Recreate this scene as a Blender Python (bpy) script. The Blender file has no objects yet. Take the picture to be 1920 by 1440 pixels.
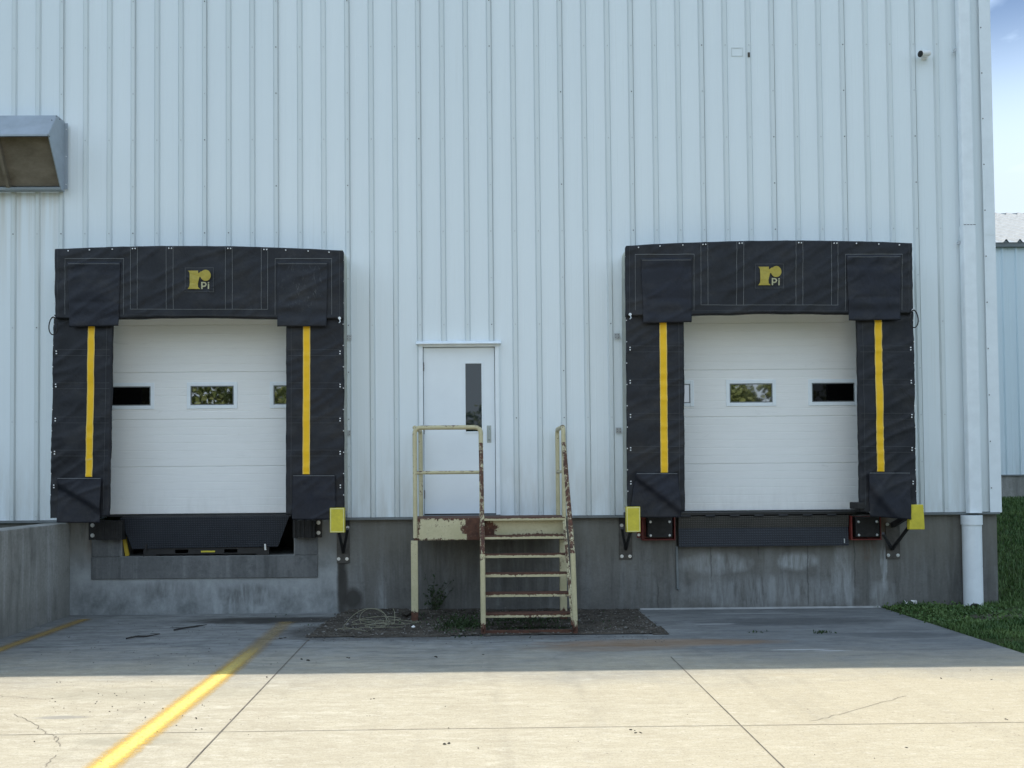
import bpy, math, random
from mathutils import Vector, noise as mnoise
random.seed(7)
S = bpy.context.scene
COL = S.collection
R = math.radians

# ------------------------------------------------------------------ camera
F, CX, CY = 1700.0, 908.0, 850.0          # focal length and principal point, in 1920x1440 pixels
D, H = 11.68, 1.72                        # distance from the wall, eye height
yaw, pitch, roll = R(.5), R(1.5), R(.5)
fwd = Vector((math.sin(yaw)*math.cos(pitch), math.cos(yaw)*math.cos(pitch), math.sin(pitch)))
r0 = fwd.cross(Vector((0, 0, 1))).normalized(); u0 = r0.cross(fwd)
rt = math.cos(roll)*r0 - math.sin(roll)*u0
up = math.sin(roll)*r0 + math.cos(roll)*u0
EYE = Vector((0, -D, H))
from mathutils import Matrix
cd = bpy.data.cameras.new('camera'); cam = bpy.data.objects.new('camera', cd); COL.objects.link(cam)
m = Matrix((rt, up, -fwd)).transposed().to_4x4(); m.translation = EYE
cam.matrix_world = m
cd.sensor_width = 36; cd.lens = F/1920*36
cd.shift_x = (960-CX)/1920; cd.shift_y = (CY-720)/1920
cd.clip_end = 2000; cd.clip_start = .05
S.camera = cam

def ray(px, py): return fwd + rt*((px-CX)/F) - up*((py-CY)/F)
def W(px, py, y=0.0):
    """photo measurement -> (x, z) on the plane y = const"""
    d = ray(px, py); t = (y+D)/d.y
    return (d.x*t, H+d.z*t)
def G(px, py, z=0.0):
    """photo measurement -> (x, y) on the plane z = const"""
    d = ray(px, py); t = (z-H)/d.z
    return (d.x*t, -D+d.y*t)
def WX(px, py, y=0.0): return W(px, py, y)[0]
def WZ(px, py, y=0.0): return W(px, py, y)[1]

# ------------------------------------------------------------------ materials
class NT:
    def __init__(s, name):
        s.m = bpy.data.materials.new(name); s.m.use_nodes = True
        s.t = s.m.node_tree; s.b = s.t.nodes['Principled BSDF']
        s._p = None
    def new(s, k): return s.t.nodes.new(k)
    def set(s, sock, v):
        if isinstance(v, bpy.types.NodeSocket): s.t.links.new(v, sock)
        elif v is not None:
            if isinstance(v, (tuple, list)) and len(v) == 3 and sock.type == 'RGBA': v = (*v, 1)
            sock.default_value = v
    def pos(s):
        if s._p is None: s._p = s.new('ShaderNodeNewGeometry').outputs['Position']
        return s._p
    def vec(s, sc, off=(0, 0, 0), v=None):
        n = s.new('ShaderNodeMapping'); s.set(n.inputs[0], v or s.pos())
        n.inputs['Scale'].default_value = sc; n.inputs['Location'].default_value = off
        return n.outputs[0]
    def noise(s, scale=1, detail=4, rough=.55, sc=(1, 1, 1), off=(0, 0, 0), dist=0):
        n = s.new('ShaderNodeTexNoise'); s.set(n.inputs['Vector'], s.vec(sc, off))
        n.inputs['Scale'].default_value = scale; n.inputs['Detail'].default_value = detail
        n.inputs['Roughness'].default_value = rough; n.inputs['Distortion'].default_value = dist
        return n.outputs['Fac']
    def voro(s, scale=1, sc=(1, 1, 1), feat='F1'):
        n = s.new('ShaderNodeTexVoronoi'); n.feature = feat; s.set(n.inputs['Vector'], s.vec(sc))
        n.inputs['Scale'].default_value = scale
        return n.outputs['Distance'], n.outputs.get('Color')
    def ma(s, op, a, b=None, c=None, clamp=False):
        n = s.new('ShaderNodeMath'); n.operation = op; n.use_clamp = clamp
        s.set(n.inputs[0], a)
        if b is not None: s.set(n.inputs[1], b)
        if c is not None: s.set(n.inputs[2], c)
        return n.outputs[0]
    def mr(s, v, a, b, c=0., d=1.):
        n = s.new('ShaderNodeMapRange'); s.set(n.inputs[0], v)
        for i, x in enumerate((a, b, c, d)): n.inputs[i+1].default_value = x
        return n.outputs[0]
    def mix(s, f, a, b, mode='MIX'):
        n = s.new('ShaderNodeMix'); n.data_type = 'RGBA'; n.blend_type = mode
        s.set(n.inputs[0], f); s.set(n.inputs[6], a); s.set(n.inputs[7], b)
        return n.outputs[2]
    def xyz(s):
        n = s.new('ShaderNodeSeparateXYZ'); s.set(n.inputs[0], s.pos()); return n.outputs
    def nz(s):
        n = s.new('ShaderNodeSeparateXYZ'); s.set(n.inputs[0], s.new('ShaderNodeNewGeometry').outputs['Normal']); return n.outputs[2]
    def ell(s, ax, ay, cx, cy, rx, ry, wob=.5, nsc=3.):
        """soft noisy elliptical patch mask on two coordinates"""
        dx = s.ma('DIVIDE', s.ma('SUBTRACT', ax, cx), rx); dy = s.ma('DIVIDE', s.ma('SUBTRACT', ay, cy), ry)
        q = s.ma('ADD', s.ma('MULTIPLY', dx, dx), s.ma('MULTIPLY', dy, dy))
        q = s.ma('ADD', q, s.ma('MULTIPLY', s.ma('SUBTRACT', s.noise(nsc, 5, .65), .5), wob*2))
        return s.mr(q, 1.25, .35)
    def stain(s, ax, ay, cx, cy, rx, ry):
        e = s.ell(ax, ay, cx, cy, rx, ry, 1.0, 4.5)
        st = s.mr(s.noise(1, 6, .7, sc=(11, 11, 1.6), off=(cx, 0, cy), dist=.5), .36, .62)
        return s.ma('MULTIPLY', e, st)
    def bump(s, h, st=.3, dist=.01, prev=None):
        n = s.new('ShaderNodeBump'); n.inputs['Strength'].default_value = st; n.inputs['Distance'].default_value = dist
        s.set(n.inputs['Height'], h)
        if prev is not None: s.set(n.inputs['Normal'], prev)
        return n.outputs[0]
    def out(s, col=None, rough=None, metal=None, spec=None, normal=None, ior=None):
        i = s.b.inputs
        s.set(i['Base Color'], col); s.set(i['Roughness'], rough)
        s.set(i['Metallic'], metal); s.set(i['Specular IOR Level'], spec)
        s.set(i['IOR'], ior)
        if normal is not None: s.set(i['Normal'], normal)
        return s.m

M = {}
def plain(name, col, rough=.6, metal=0., spec=.5, var=.12, nsc=6., bump=.0, bsc=80.):
    n = NT(name)
    f = n.noise(nsc, 5, .6)
    c = n.mix(n.mr(f, .3, .7), tuple(x*(1-var) for x in col), tuple(min(1, x*(1+var)) for x in col))
    nm = n.bump(n.noise(bsc, 3, .6), bump, .004) if bump else None
    M[name] = n.out(c, n.mr(n.noise(nsc*2.3, 3, .6), .3, .7, max(.03, rough-.08), min(1, rough+.08)), metal, spec, nm)
    return M[name]

# white painted ribbed sheet metal
def siding_mat(name, base, dirt):
    n = NT(name); x, y, z = n.xyz()
    st = n.noise(1, 4, .6, sc=(5, 5, .5)); big = n.noise(.5, 3, .6)
    c = n.mix(n.mr(st, .35, .75), base, tuple(a*b for a, b in zip(base, (.975, .98, .985))))
    c = n.mix(n.mr(big, .35, .7, 0, .4), c, tuple(a*b for a, b in zip(base, (.93, .95, .95))))
    low = n.ma('MULTIPLY', n.mr(z, 2.3, 1.15), n.mr(n.noise(2, 5, .65, sc=(3, 3, .5)), .38, .7))
    c = n.mix(n.ma('MULTIPLY', low, .75), c, dirt)
    wn = n.new('ShaderNodeTexWhiteNoise'); wn.noise_dimensions = '1D'
    n.set(wn.inputs['W'], n.ma('FLOOR', n.ma('DIVIDE', n.ma('SUBTRACT', x, WX(30, 0)-.27), .915)))
    c = n.mix(n.ma('MULTIPLY', wn.outputs['Value'], .30), c, tuple(a*b for a, b in zip(base, (.86, .885, .90))))
    drip = n.ma('MULTIPLY', n.mr(n.noise(1, 3, .6, sc=(40, 40, .5)), .60, .75), n.mr(n.noise(.8, 4, .6), .45, .7))
    c = n.mix(n.ma('MULTIPLY', drip, .22), c, dirt)
    # runs of grime below the exhaust hood
    hx, hz = W(60, 360)
    run = n.ma('MULTIPLY', n.mr(x, hx+.45, hx+.3), n.ma('MULTIPLY', n.mr(z, hz+.02, hz-.02), n.mr(z, hz-1.6, hz)))
    run = n.ma('MULTIPLY', run, n.mr(n.noise(1, 3, .6, sc=(12, 12, .3)), .4, .65))
    c = n.mix(n.ma('MULTIPLY', run, .5), c, (.5, .46, .36))
    wob = n.bump(n.noise(1, 3, .5, sc=(5, 5, .9)), .22, .02)
    emb = n.bump(n.noise(260, 2, .5), .06, .001, wob)
    M[name] = n.out(c, n.mr(n.noise(3, 4, .6), .3, .7, .38, .52), 0, .4, emb)
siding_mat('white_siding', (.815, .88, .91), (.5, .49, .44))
siding_mat('siding_rib', (.715, .775, .79), (.42, .42, .38))  # rib tops: darker copy of the siding, rib shading put into the colour
siding_mat('siding_flank', (.63, .685, .705), (.36, .36, .33))  # rib flanks: darkest copy, shaded sides put into the colour
siding_mat('roof_metal', (.40, .42, .43), (.5, .5, .48))
siding_mat('grey_siding', (.72, .82, .87), (.42, .44, .42))
plain('roof_rib', (.22, .235, .24), .6)
plain('rib_seam', (.36, .39, .40), .6)
plain('screw_head', (.52, .56, .58), .5, .1)
plain('scar_paint', (.60, .66, .67), .5)
plain('screw_dark', (.12, .13, .14), .5)
plain('white_trim', (.80, .86, .90), .45, var=.04)
plain('dark_flashing', (.16, .18, .185), .5)
plain('door_paint', (.80, .86, .90), .38, var=.03, nsc=2.)
plain('door_dark', (.03, .03, .03), .7)
plain('galvanised', (.5, .52, .53), .4, .6, var=.2)
plain('zinc_bolt', (.72, .74, .74), .35, .5, var=.1)
plain('bright_steel', (.75, .77, .78), .3, .8)
plain('hood_metal', (.33, .38, .43), .45, .1, var=.12, nsc=4.)
plain('black_steel', (.014, .014, .015), .45, var=.3)
plain('black_rubber', (.013, .0125, .012), .72, var=.4, nsc=14., bump=.3, bsc=60)
plain('plate_brown', (.075, .068, .058), .65, var=.35, nsc=12.)
plain('red_steel', (.17, .026, .02), .5, var=.35, nsc=14.)
plain('pvc_white', (.80, .86, .90), .35, var=.05)
plain('pipe_white', (.80, .86, .90), .42, var=.05)
plain('camera_white', (.82, .82, .82), .35)
plain('black_gloss', (.008, .008, .008), .12)
plain('stitch', (.17, .18, .185), .8)
plain('stitch_dim', (.075, .08, .085), .8)
plain('grommet', (.85, .86, .86), .35, .0)
plain('shelter_white', (.74, .76, .76), .5, var=.06)
plain('logo_gold', (.42, .34, .055), .6, var=.12, nsc=20.)
plain('logo_pale', (.42, .41, .25), .6, var=.1)
plain('stripe_yellow', (.88, .52, .003), .55, var=.06, nsc=9.)
plain('stripe_edge', (.80, .56, .14), .6)
plain('marker_yellow', (.62, .53, .045), .5, var=.14, nsc=11.)
plain('marker_edge', (.72, .68, .3), .5)
plain('strut_yellow', (.42, .3, .02), .5)
plain('twine_straw', (.25, .245, .17), .8)
plain('paper_white', (.85, .85, .84), .7)
plain('bark_twig', (.035, .032, .03), .9)
plain('stone_pale', (.45, .45, .43), .85)
plain('dull_steel', (.42, .46, .44), .4, .4)
plain('hinge_steel', (.16, .16, .16), .45, .4)

def vinyl_mat(name, col, scuff=None):
    n = NT(name); x, y, z = n.xyz()
    f = n.noise(2.2, 5, .6); c = n.mix(n.mr(f, .3, .7), tuple(a*.8 for a in col), tuple(a*1.3 for a in col))
    dust = n.ma('MULTIPLY', n.mr(n.noise(1.7, 7, .75, sc=(1, 1, 1.6)), .48, .72), .34)
    c = n.mix(dust, c, (.07, .066, .06))
    if scuff:
        e = n.ell(x, z, scuff[0], scuff[1], scuff[2], scuff[3], .5, 8.)
        e = n.ma('MULTIPLY', e, n.mr(n.noise(1, 6, .75, sc=(17, 17, 6), dist=1.5, off=(3, 0, 1)), .56, .8))
        c = n.mix(n.ma('MULTIPLY', e, .55), c, (.2, .21, .22))
    weave = n.bump(n.noise(150, 2, .5), .08, .002)
    fold = n.bump(n.noise(2.6, 4, .5, sc=(1.6, 1.6, .9), dist=.6), .75, .03, weave)
    M[name] = n.out(c, n.mr(f, .3, .7, .48, .62), 0, .36, fold)
vinyl_mat('black_vinyl', (.0115, .0130, .0180))
vinyl_mat('flap_vinyl', (.0095, .0115, .0195))
sx, sz = W(566, 535, -.52)
vinyl_mat('scuffed_vinyl', (.0135, .0155, .022), (sx, sz, .36, .4))

# sectional door skin: pale paint with horizontal wood grain embossing
n = NT('dock_door_skin')
g = n.noise(1, 5, .65, sc=(5, 5, 90)); c = n.mix(n.mr(g, .35, .7), (.83, .83, .81), (.79, .79, .775))
c = n.mix(n.mr(n.noise(.8, 3, .6, sc=(1, 1, 2)), .45, .75, 0, .5), c, (.74, .74, .72))
# fibreglass of the shelter top and sides lets daylight through
def fibreglass(name, col):
    n = NT(name); M[name] = n.out(col, .5, 0, .3)
    tr = n.new('ShaderNodeBsdfTranslucent'); tr.inputs[0].default_value = (.92, .92, .84, 1)
    mx_ = n.new('ShaderNodeMixShader'); mx_.inputs[0].default_value = .75
    o_ = next(k for k in n.t.nodes if k.type == 'OUTPUT_MATERIAL')
    n.t.links.new(n.b.outputs[0], mx_.inputs[1]); n.t.links.new(tr.outputs[0], mx_.inputs[2]); n.t.links.new(mx_.outputs[0], o_.inputs[0])
fibreglass('shelter_white', (.74, .76, .76))
n = NT('dock_door_skin')
g = n.noise(1, 5, .65, sc=(5, 5, 90)); c = n.mix(n.mr(g, .35, .7), (.86, .87, .86), (.82, .83, .82))
c = n.mix(n.mr(n.noise(.8, 3, .6, sc=(1, 1, 2)), .45, .75, 0, .4), c, (.77, .78, .77))
zd = n.xyz()[2]
smear = n.ma('MULTIPLY', n.mr(n.ma('ADD', zd, n.ma('MULTIPLY', n.noise(5, 5, .7), .5)), 1.95, 1.45), n.mr(n.noise(1, 5, .7, sc=(9, 9, 2)), .4, .7))
c = n.mix(n.ma('MULTIPLY', smear, .3), c, (.5, .5, .48))
scuff = n.mr(n.noise(1, 6, .75, sc=(2.2, 2.2, 5), off=(2, 0, 7), dist=1.2), .62, .72)
c = n.mix(n.ma('MULTIPLY', scuff, .16), c, (.4, .4, .39))
M['dock_door_skin'] = n.out(c, .5, 0, .4, n.bump(g, .14, .003))

def glass_mat(name, tint, ior):
    n = NT(name)
    M[name] = n.out(tint, n.mr(n.noise(2, 3, .5), .3, .7, .01, .03), 0, .5,
                    n.bump(n.noise(4, 2, .5), .03, .01), ior)
glass_mat('window_glass', (.004, .005, .004), 4.0)
glass_mat('dark_glass', (.003, .003, .003), 1.25)
glass_mat('door_glass', (.009, .017, .022), 1.74)

# poured concrete of the foundation and the wing wall
def wall_conc(name, a, b, pale, extra=None):
    n = NT(name); x, y, z = n.xyz()
    big = n.noise(1.1, 6, .65, sc=(1, 1, .7)); st = n.noise(1, 5, .65, sc=(6, 6, .45), dist=.4); fine = n.noise(30, 5, .7)
    c = n.mix(n.mr(big, .3, .7), a, b)
    c = n.mix(n.mr(st, .5, .72, 0, .65), c, pale)
    c = n.mix(n.mr(n.noise(6, 7, .75), .52, .7, 0, .55), c, tuple(v*.62 for v in a))
    c = n.mix(n.mr(n.noise(1, 5, .7, sc=(4.3, 4.3, .5), off=(9, 2, 0)), .53, .72, 0, .75), c, tuple(v*.45 for v in a))
    c = n.mix(n.mr(fine, .25, .75, 0, .4), c, tuple(v*.6 for v in a))
    c = n.mix(n.mr(n.noise(55, 2, .5), .66, .74, 0, .5), c, tuple(v*.3 for v in a))
    # damp rising from the ground
    wet = n.ma('MULTIPLY', n.mr(z, .45, .02), n.mr(n.noise(2.5, 5, .65), .3, .65))
    c = n.mix(n.ma('MULTIPLY', wet, .55), c, tuple(v*.5 for v in a))
    if extra: c = extra(n, c, x, y, z)
    bp = n.bump(fine, .25, .01, n.bump(big, .3, .03))
    M[name] = n.out(c, n.mr(fine, .3, .7, .8, .95), 0, .25, bp)
def found_extra(n, c, x, y, z):
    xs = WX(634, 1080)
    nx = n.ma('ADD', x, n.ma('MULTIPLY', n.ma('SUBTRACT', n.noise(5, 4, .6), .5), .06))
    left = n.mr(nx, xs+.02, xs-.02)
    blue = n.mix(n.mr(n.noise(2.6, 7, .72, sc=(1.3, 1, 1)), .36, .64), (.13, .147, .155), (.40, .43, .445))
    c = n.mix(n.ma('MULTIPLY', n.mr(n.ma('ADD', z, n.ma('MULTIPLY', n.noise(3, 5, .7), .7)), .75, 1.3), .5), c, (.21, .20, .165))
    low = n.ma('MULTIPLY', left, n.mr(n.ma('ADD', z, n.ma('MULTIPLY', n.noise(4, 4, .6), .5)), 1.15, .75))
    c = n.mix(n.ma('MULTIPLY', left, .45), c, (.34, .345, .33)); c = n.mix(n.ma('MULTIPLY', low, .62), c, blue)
    efflorescence = n.ma('MULTIPLY', n.mr(n.ma('ADD', z, n.ma('MULTIPLY', n.ma('SUBTRACT', n.noise(4, 6, .7, sc=(1.5, 1, .6)), .5), .5)), .18, .48), n.mr(z, .62, .50))
    c = n.mix(n.ma('MULTIPLY', n.ma('MULTIPLY', efflorescence, left), .5), c, (.42, .44, .445))  # pale efflorescence below the sill, fading downwards
    for px, py, rx, rz, s in ((642, 1100, .075, .42, .9), (662, 1125, .13, .16, .9), (640, 1060, .05, .3, .75), (180, 1000, .25, .2, .5), (470, 1115, .35, .12, .55), (310, 1105, .45, .10, .4),
                              (840, 1060, .8, .5, .35), (1000, 1060, .6, .45, .42), (1240, 1040, .3, .3, .35)):
        wx, wz = W(px, py)
        c = n.mix(n.ma('MULTIPLY', n.ell(x, z, wx, wz, rx, rz, .55, 6.) if s > .7 else n.stain(x, z, wx, wz, rx*1.2, rz*1.2), s), c, (.05, .047, .042))
    for px, py, rx, rz, s in ((714, 1125, .06, .25, .5), (1340, 1057, .36, .10, .5), (1495, 1052, .2, .09, .7), (1575, 1075, .1, .3, .5), (1592, 1090, .05, .3, .4),
                              (1657, 1060, .035, .2, .85), (1440, 1110, .9, .16, .38), (410, 1140, .05, .12, .5), (436, 1138, .04, .13, .5), (470, 1136, .03, .12, .5), (330, 1075, .6, .1, .25), (1655, 1125, .15, .2, .4)):
        wx, wz = W(px, py)
        c = n.mix(n.ma('MULTIPLY', n.stain(x, z, wx, wz, rx*1.3, rz*1.4), s), c, (.44, .47, .48))
    for px, py, rx, rz, s in ((1625, 1000, .12, .35, .55), (1655, 985, .1, .2, .5), (175, 1010, .1, .3, .4)):
        wx, wz = W(px, py)
        c = n.mix(n.ma('MULTIPLY', n.stain(x, z, wx, wz, rx*1.2, rz), s), c, (.12, .065, .03))
    # fine vertical shrinkage cracks
    for px in (1233, 1333, 1423, 1514, 1602):
        wx = WX(px, 1060)
        d = n.ma('ABSOLUTE', n.ma('SUBTRACT', n.ma('ADD', x, n.ma('MULTIPLY', n.ma('SUBTRACT', n.noise(3, 4, .7, off=(px, 0, 0)), .5), .1)), wx))
        k = n.ma('MULTIPLY', n.mr(d, .012, .003), n.mr(n.noise(2, 2, .5, off=(0, px, 0)), .42, .55))
        c = n.mix(n.ma('MULTIPLY', k, .6), c, (.06, .06, .058))
    return c
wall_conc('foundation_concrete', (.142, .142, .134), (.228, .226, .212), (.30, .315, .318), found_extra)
wall_conc('sill_concrete', (.115, .12, .12), (.20, .205, .205), (.29, .30, .30))
wall_conc('wing_concrete', (.25, .25, .23), (.38, .38, .355), (.48, .49, .49))

# pavement
n = NT('pavement_concrete'); x, y, z = n.xyz()
bru = n.noise(1, 7, .74, sc=(2.6, 10, 1), dist=.6); big = n.noise(.45, 5, .6, sc=(1, 2.2, 1)); fine = n.noise(60, 4, .7); med = n.noise(5, 6, .7, sc=(1, 2, 1))
c = n.mix(n.mr(bru, .3, .72), (.36, .31, .222), (.585, .525, .395))
c = n.mix(n.mr(big, .35, .68, 0, .5), c, (.43, .375, .275))
c = n.mix(n.mr(med, .5, .72, 0, .6), c, (.66, .61, .49))
c = n.mix(n.mr(n.noise(1, 8, .76, sc=(1.8, 9, 1), off=(3, 8, 0), dist=.8), .5, .7, 0, .5), c, (.35, .30, .22))
c = n.mix(n.mr(n.noise(1.3, 7, .72, off=(2, 2, 0)), .42, .66, 0, .5), c, (.40, .345, .25))
c = n.mix(n.mr(n.ma('ADD', x, n.ma('MULTIPLY', big, 3.)), .0, 4.5, 0, .55), c, (.475, .40, .268))
c = n.mix(n.mr(n.noise(17, 6, .78, sc=(1, 2.2, 1)), .5, .68, 0, .42), c, (.31, .265, .19))
c = n.mix(n.mr(n.noise(11, 6, .78, sc=(1, 2.6, 1), off=(6, 1, 0)), .53, .7, 0, .5), c, (.68, .63, .52))
c = n.mix(n.mr(fine, .48, .75, 0, .6), c, (.27, .23, .165))
c = n.mix(n.mr(n.noise(95, 3, .6), .60, .70, 0, .7), c, (.19, .165, .125))
c = n.mix(n.mr(n.noise(42, 2, .5, off=(5, 5, 0)), .70, .74, 0, .75), c, (.13, .11, .085))
tyre = n.ma('MULTIPLY', n.mr(n.noise(1, 5, .65, sc=(2.2, .16, 1), off=(1, 0, 0)), .54, .68), n.mr(n.noise(3, 5, .7), .35, .6))
c = n.mix(n.ma('MULTIPLY', tyre, .22), c, (.14, .125, .105))
shade = n.mr(n.ma('ADD', y, n.ma('MULTIPLY', n.ma('SUBTRACT', big, .5), 2.)), -4.2, -2.2)     # cool building shade put into the concrete colour, with stained mottling
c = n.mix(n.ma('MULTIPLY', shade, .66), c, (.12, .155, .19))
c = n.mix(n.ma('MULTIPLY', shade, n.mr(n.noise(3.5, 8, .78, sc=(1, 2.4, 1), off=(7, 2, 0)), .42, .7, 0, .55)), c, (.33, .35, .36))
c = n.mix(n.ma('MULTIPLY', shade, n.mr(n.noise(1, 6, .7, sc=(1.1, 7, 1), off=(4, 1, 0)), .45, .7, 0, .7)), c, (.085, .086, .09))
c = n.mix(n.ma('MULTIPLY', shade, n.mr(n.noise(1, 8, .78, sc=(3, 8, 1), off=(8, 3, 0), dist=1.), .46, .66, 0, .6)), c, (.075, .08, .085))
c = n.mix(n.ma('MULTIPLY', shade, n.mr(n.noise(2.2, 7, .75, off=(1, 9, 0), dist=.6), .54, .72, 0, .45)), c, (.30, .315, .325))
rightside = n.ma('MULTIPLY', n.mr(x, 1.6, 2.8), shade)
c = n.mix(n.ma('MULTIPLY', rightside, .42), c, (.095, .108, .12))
for px, py, rx, ry, col, s in ((1240, 1205, 1.3, .22, (.24, .13, .05), .5), (1130, 1215, .8, .2, (.2, .12, .06), .4), (520, 1163, 1.2, .28, (.03, .027, .023), .85), (600, 1185, .5, .5, (.05, .045, .04), .7), (880, 1196, 1.9, .15, (.08, .08, .08), .5),
                               (1500, 1165, 1.2, .3, (.05, .052, .055), .5), (1700, 1190, .6, .2, (.05, .055, .06), .45), (115, 1345, .2, .05, (.28, .26, .22), .8), (240, 1390, .35, .12, (.3, .27, .2), .5), (280, 1300, 1.1, .25, (.3, .27, .2), .4)):
    gx, gy = G(px, py)
    c = n.mix(n.ma('MULTIPLY', n.ell(x, y, gx, gy, rx, ry, .75, 4.), s), c, col)
for px, py, rx, ry, s in ((1340, 1170, .25, .05, .4), (1500, 1218, .3, .03, .7), (1560, 1220, .2, .03, .6), (1420, 1150, .6, .05, .25)):
    gx, gy = G(px, py)
    c = n.mix(n.ma('MULTIPLY', n.ell(x, y, gx, gy, rx, ry, .9, 9.), s), c, (.45, .46, .46))
bp = n.bump(fine, .35, .006, n.bump(bru, .22, .012))
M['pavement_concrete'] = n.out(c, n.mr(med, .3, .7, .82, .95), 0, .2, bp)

# worn traffic paint: the edges fray
def line_mat(name, worn, str_=1., dim=1.):
    n = NT(name)
    uv = n.new('ShaderNodeUVMap').outputs[0]; sp = n.new('ShaderNodeSeparateXYZ'); n.set(sp.inputs[0], uv)
    e = n.ma('ABSOLUTE', n.ma('SUBTRACT', sp.outputs[0], .5))
    e2 = n.ma('ADD', e, n.ma('MULTIPLY', n.ma('SUBTRACT', n.noise(18, 6, .75), .5), .34))
    a = n.mr(e2, .49, .14)
    hole = n.ma('MAXIMUM', n.mr(n.noise(9, 6, .75, sc=(1, 3, 1)), worn, worn+.16), n.mr(n.noise(60, 4, .75), worn-.04, worn+.06))
    a = n.ma('MULTIPLY', a, n.ma('SUBTRACT', 1, n.ma('MULTIPLY', hole, .8)))
    core = n.mr(e, .3, .08)
    a = n.ma('MULTIPLY', a, str_)
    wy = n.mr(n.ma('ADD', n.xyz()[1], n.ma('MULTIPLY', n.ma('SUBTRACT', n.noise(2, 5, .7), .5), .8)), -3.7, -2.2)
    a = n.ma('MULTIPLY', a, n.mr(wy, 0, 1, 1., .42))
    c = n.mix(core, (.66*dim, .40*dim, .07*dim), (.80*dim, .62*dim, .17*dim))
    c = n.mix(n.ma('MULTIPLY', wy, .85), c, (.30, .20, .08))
    n.set(n.b.inputs['Alpha'], a)
    M[name] = n.out(c, .8, 0, .2)
line_mat('line_paint', .57)
line_mat('line_paint_worn', .62, 1.6, 1.1)
plain('joint_dark', (.13, .11, .085), .9, var=.5, nsc=9.)
plain('crack_dark', (.2, .17, .13), .9, var=.5, nsc=9.)
plain('joint_pale', (.34, .345, .34), .9, var=.2)

n = NT('soil'); x, y, z = n.xyz()
a = n.noise(7, 7, .75); b = n.noise(40, 5, .7)
c = n.mix(n.mr(a, .35, .66), (.032, .027, .021), (.115, .10, .082)); c = n.mix(n.mr(b, .5, .75, 0, .7), c, (.17, .165, .155))
for px, py, rx, ry in ((870, 1175, .35, .16), (980, 1165, .6, .1), (1010, 1180, .5, .08)):
    gx, gy = G(px, py); c = n.mix(n.ma('MULTIPLY', n.ell(x, y, gx, gy, rx, ry, .7, 7.), .8), c, (.022, .033, .013))
M['soil'] = n.out(c, .95, 0, .1, n.bump(b, .6, .02))
def stone(name, lo, hi):
    n = NT(name); v, colr = n.voro(22)
    M[name] = n.out(n.mix(n.mr(n.noise(9, 3, .6), .3, .7), lo, hi), .92, 0, .2)
stone('gravel_stone', (.05, .045, .038), (.26, .25, .23))
stone('clod', (.03, .026, .022), (.085, .075, .06))

n = NT('ground_grass'); a = n.noise(1.2, 6, .65); b = n.noise(28, 4, .7)
c = n.mix(n.mr(a, .3, .7), (.022, .035, .012), (.05, .075, .022)); c = n.mix(n.mr(b, .5, .8, 0, .6), c, (.075, .07, .035))
gx, gy = G(1880, 1160); xx, yy, zz = n.xyz()
c = n.mix(n.ell(xx, yy, gx, gy, .5, .3, .6, 6.), c, (.085, .075, .06))
M['ground_grass'] = n.out(c, .95, 0, .1, n.bump(b, .6, .03))
def leaf(name, lo, hi, sc=2.5):
    n = NT(name)
    c = n.mix(n.mr(n.noise(sc, 3, .6), .3, .7), lo, hi)
    n.b.inputs['Subsurface Weight'].default_value = 0
    M[name] = n.out(c, .6, 0, .3)
leaf('grass_blade', (.03, .078, .02), (.11, .175, .05), 3.5)
leaf('weed_leaf', (.018, .035, .012), (.045, .075, .025), 9.)
leaf('tree_leaf', (.10, .13, .03), (.24, .25, .085), .5)
plain('stem_green', (.05, .06, .03), .8)

# flaking pale yellow paint over red-brown rust
def paint_mat(name, rust, topbias=.0, hole=0., edge_=None):
    n = NT(name); x, y, z = n.xyz()
    gs = n.new('ShaderNodeSeparateXYZ'); n.set(gs.inputs[0], n.new('ShaderNodeTexCoord').outputs['Generated']); gzz = gs.outputs[2]
    f = n.noise(24, 8, .8, sc=(1, 1, .7), dist=.5); big = n.noise(3.1, 4, .6)
    v = n.ma('ADD', n.ma('MULTIPLY', f, .72), n.ma('MULTIPLY', big, .28))
    if edge_ == 'top': v = n.ma('ADD', v, n.mr(gzz, .5, .95, -.06, .16))
    if edge_ == 'both': v = n.ma('ADD', v, n.mr(n.ma('ABSOLUTE', n.ma('SUBTRACT', gzz, .5)), .36, .5, -.01, .12))
    if topbias: v = n.ma('ADD', v, n.ma('MULTIPLY', n.ma('MAXIMUM', n.nz(), 0.), topbias))
    if hole:
        hx, hz = W(893, 988, -.8)
        v = n.ma('ADD', v, n.ma('MULTIPLY', n.ell(x, z, hx+.04, hz-.02, .22, .15, .9, 5.), hole))
        hx, hz = W(781, 985, -.8)
        v = n.ma('ADD', v, n.ma('MULTIPLY', n.ell(x, z, hx, hz, .05, .2, .9, 9.), hole*.6))
    # rust creeping up from the ground
    v = n.ma('ADD', v, n.mr(z, .16, .02, 0, .32))
    k = n.mr(v, rust, rust+.02)
    paint = n.mix(n.mr(big, .3, .7), (.48, .44, .265), (.60, .55, .36))
    paint = n.mix(n.mr(n.noise(30, 4, .7), .45, .8, 0, .35), paint, (.33, .30, .18))
    rustc = n.mix(n.mr(n.noise(16, 5, .7), .3, .7), (.055, .03, .024), (.15, .068, .042))
    edge = n.ma('SUBTRACT', n.mr(v, rust-.02, rust), k)
    c = n.mix(n.ma('MULTIPLY', edge, .45), n.mix(k, paint, rustc), (.6, .58, .4))
    bp = n.bump(k, -.5, .003)
    M[name] = n.out(c, n.mr(k, 0, 1, .5, .85), 0, .35, bp)
paint_mat('rail_paint', .572, .085)
paint_mat('rail_rusty', .485, .06)
paint_mat('beam_paint', .575, .05, .2, 'both')
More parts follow.
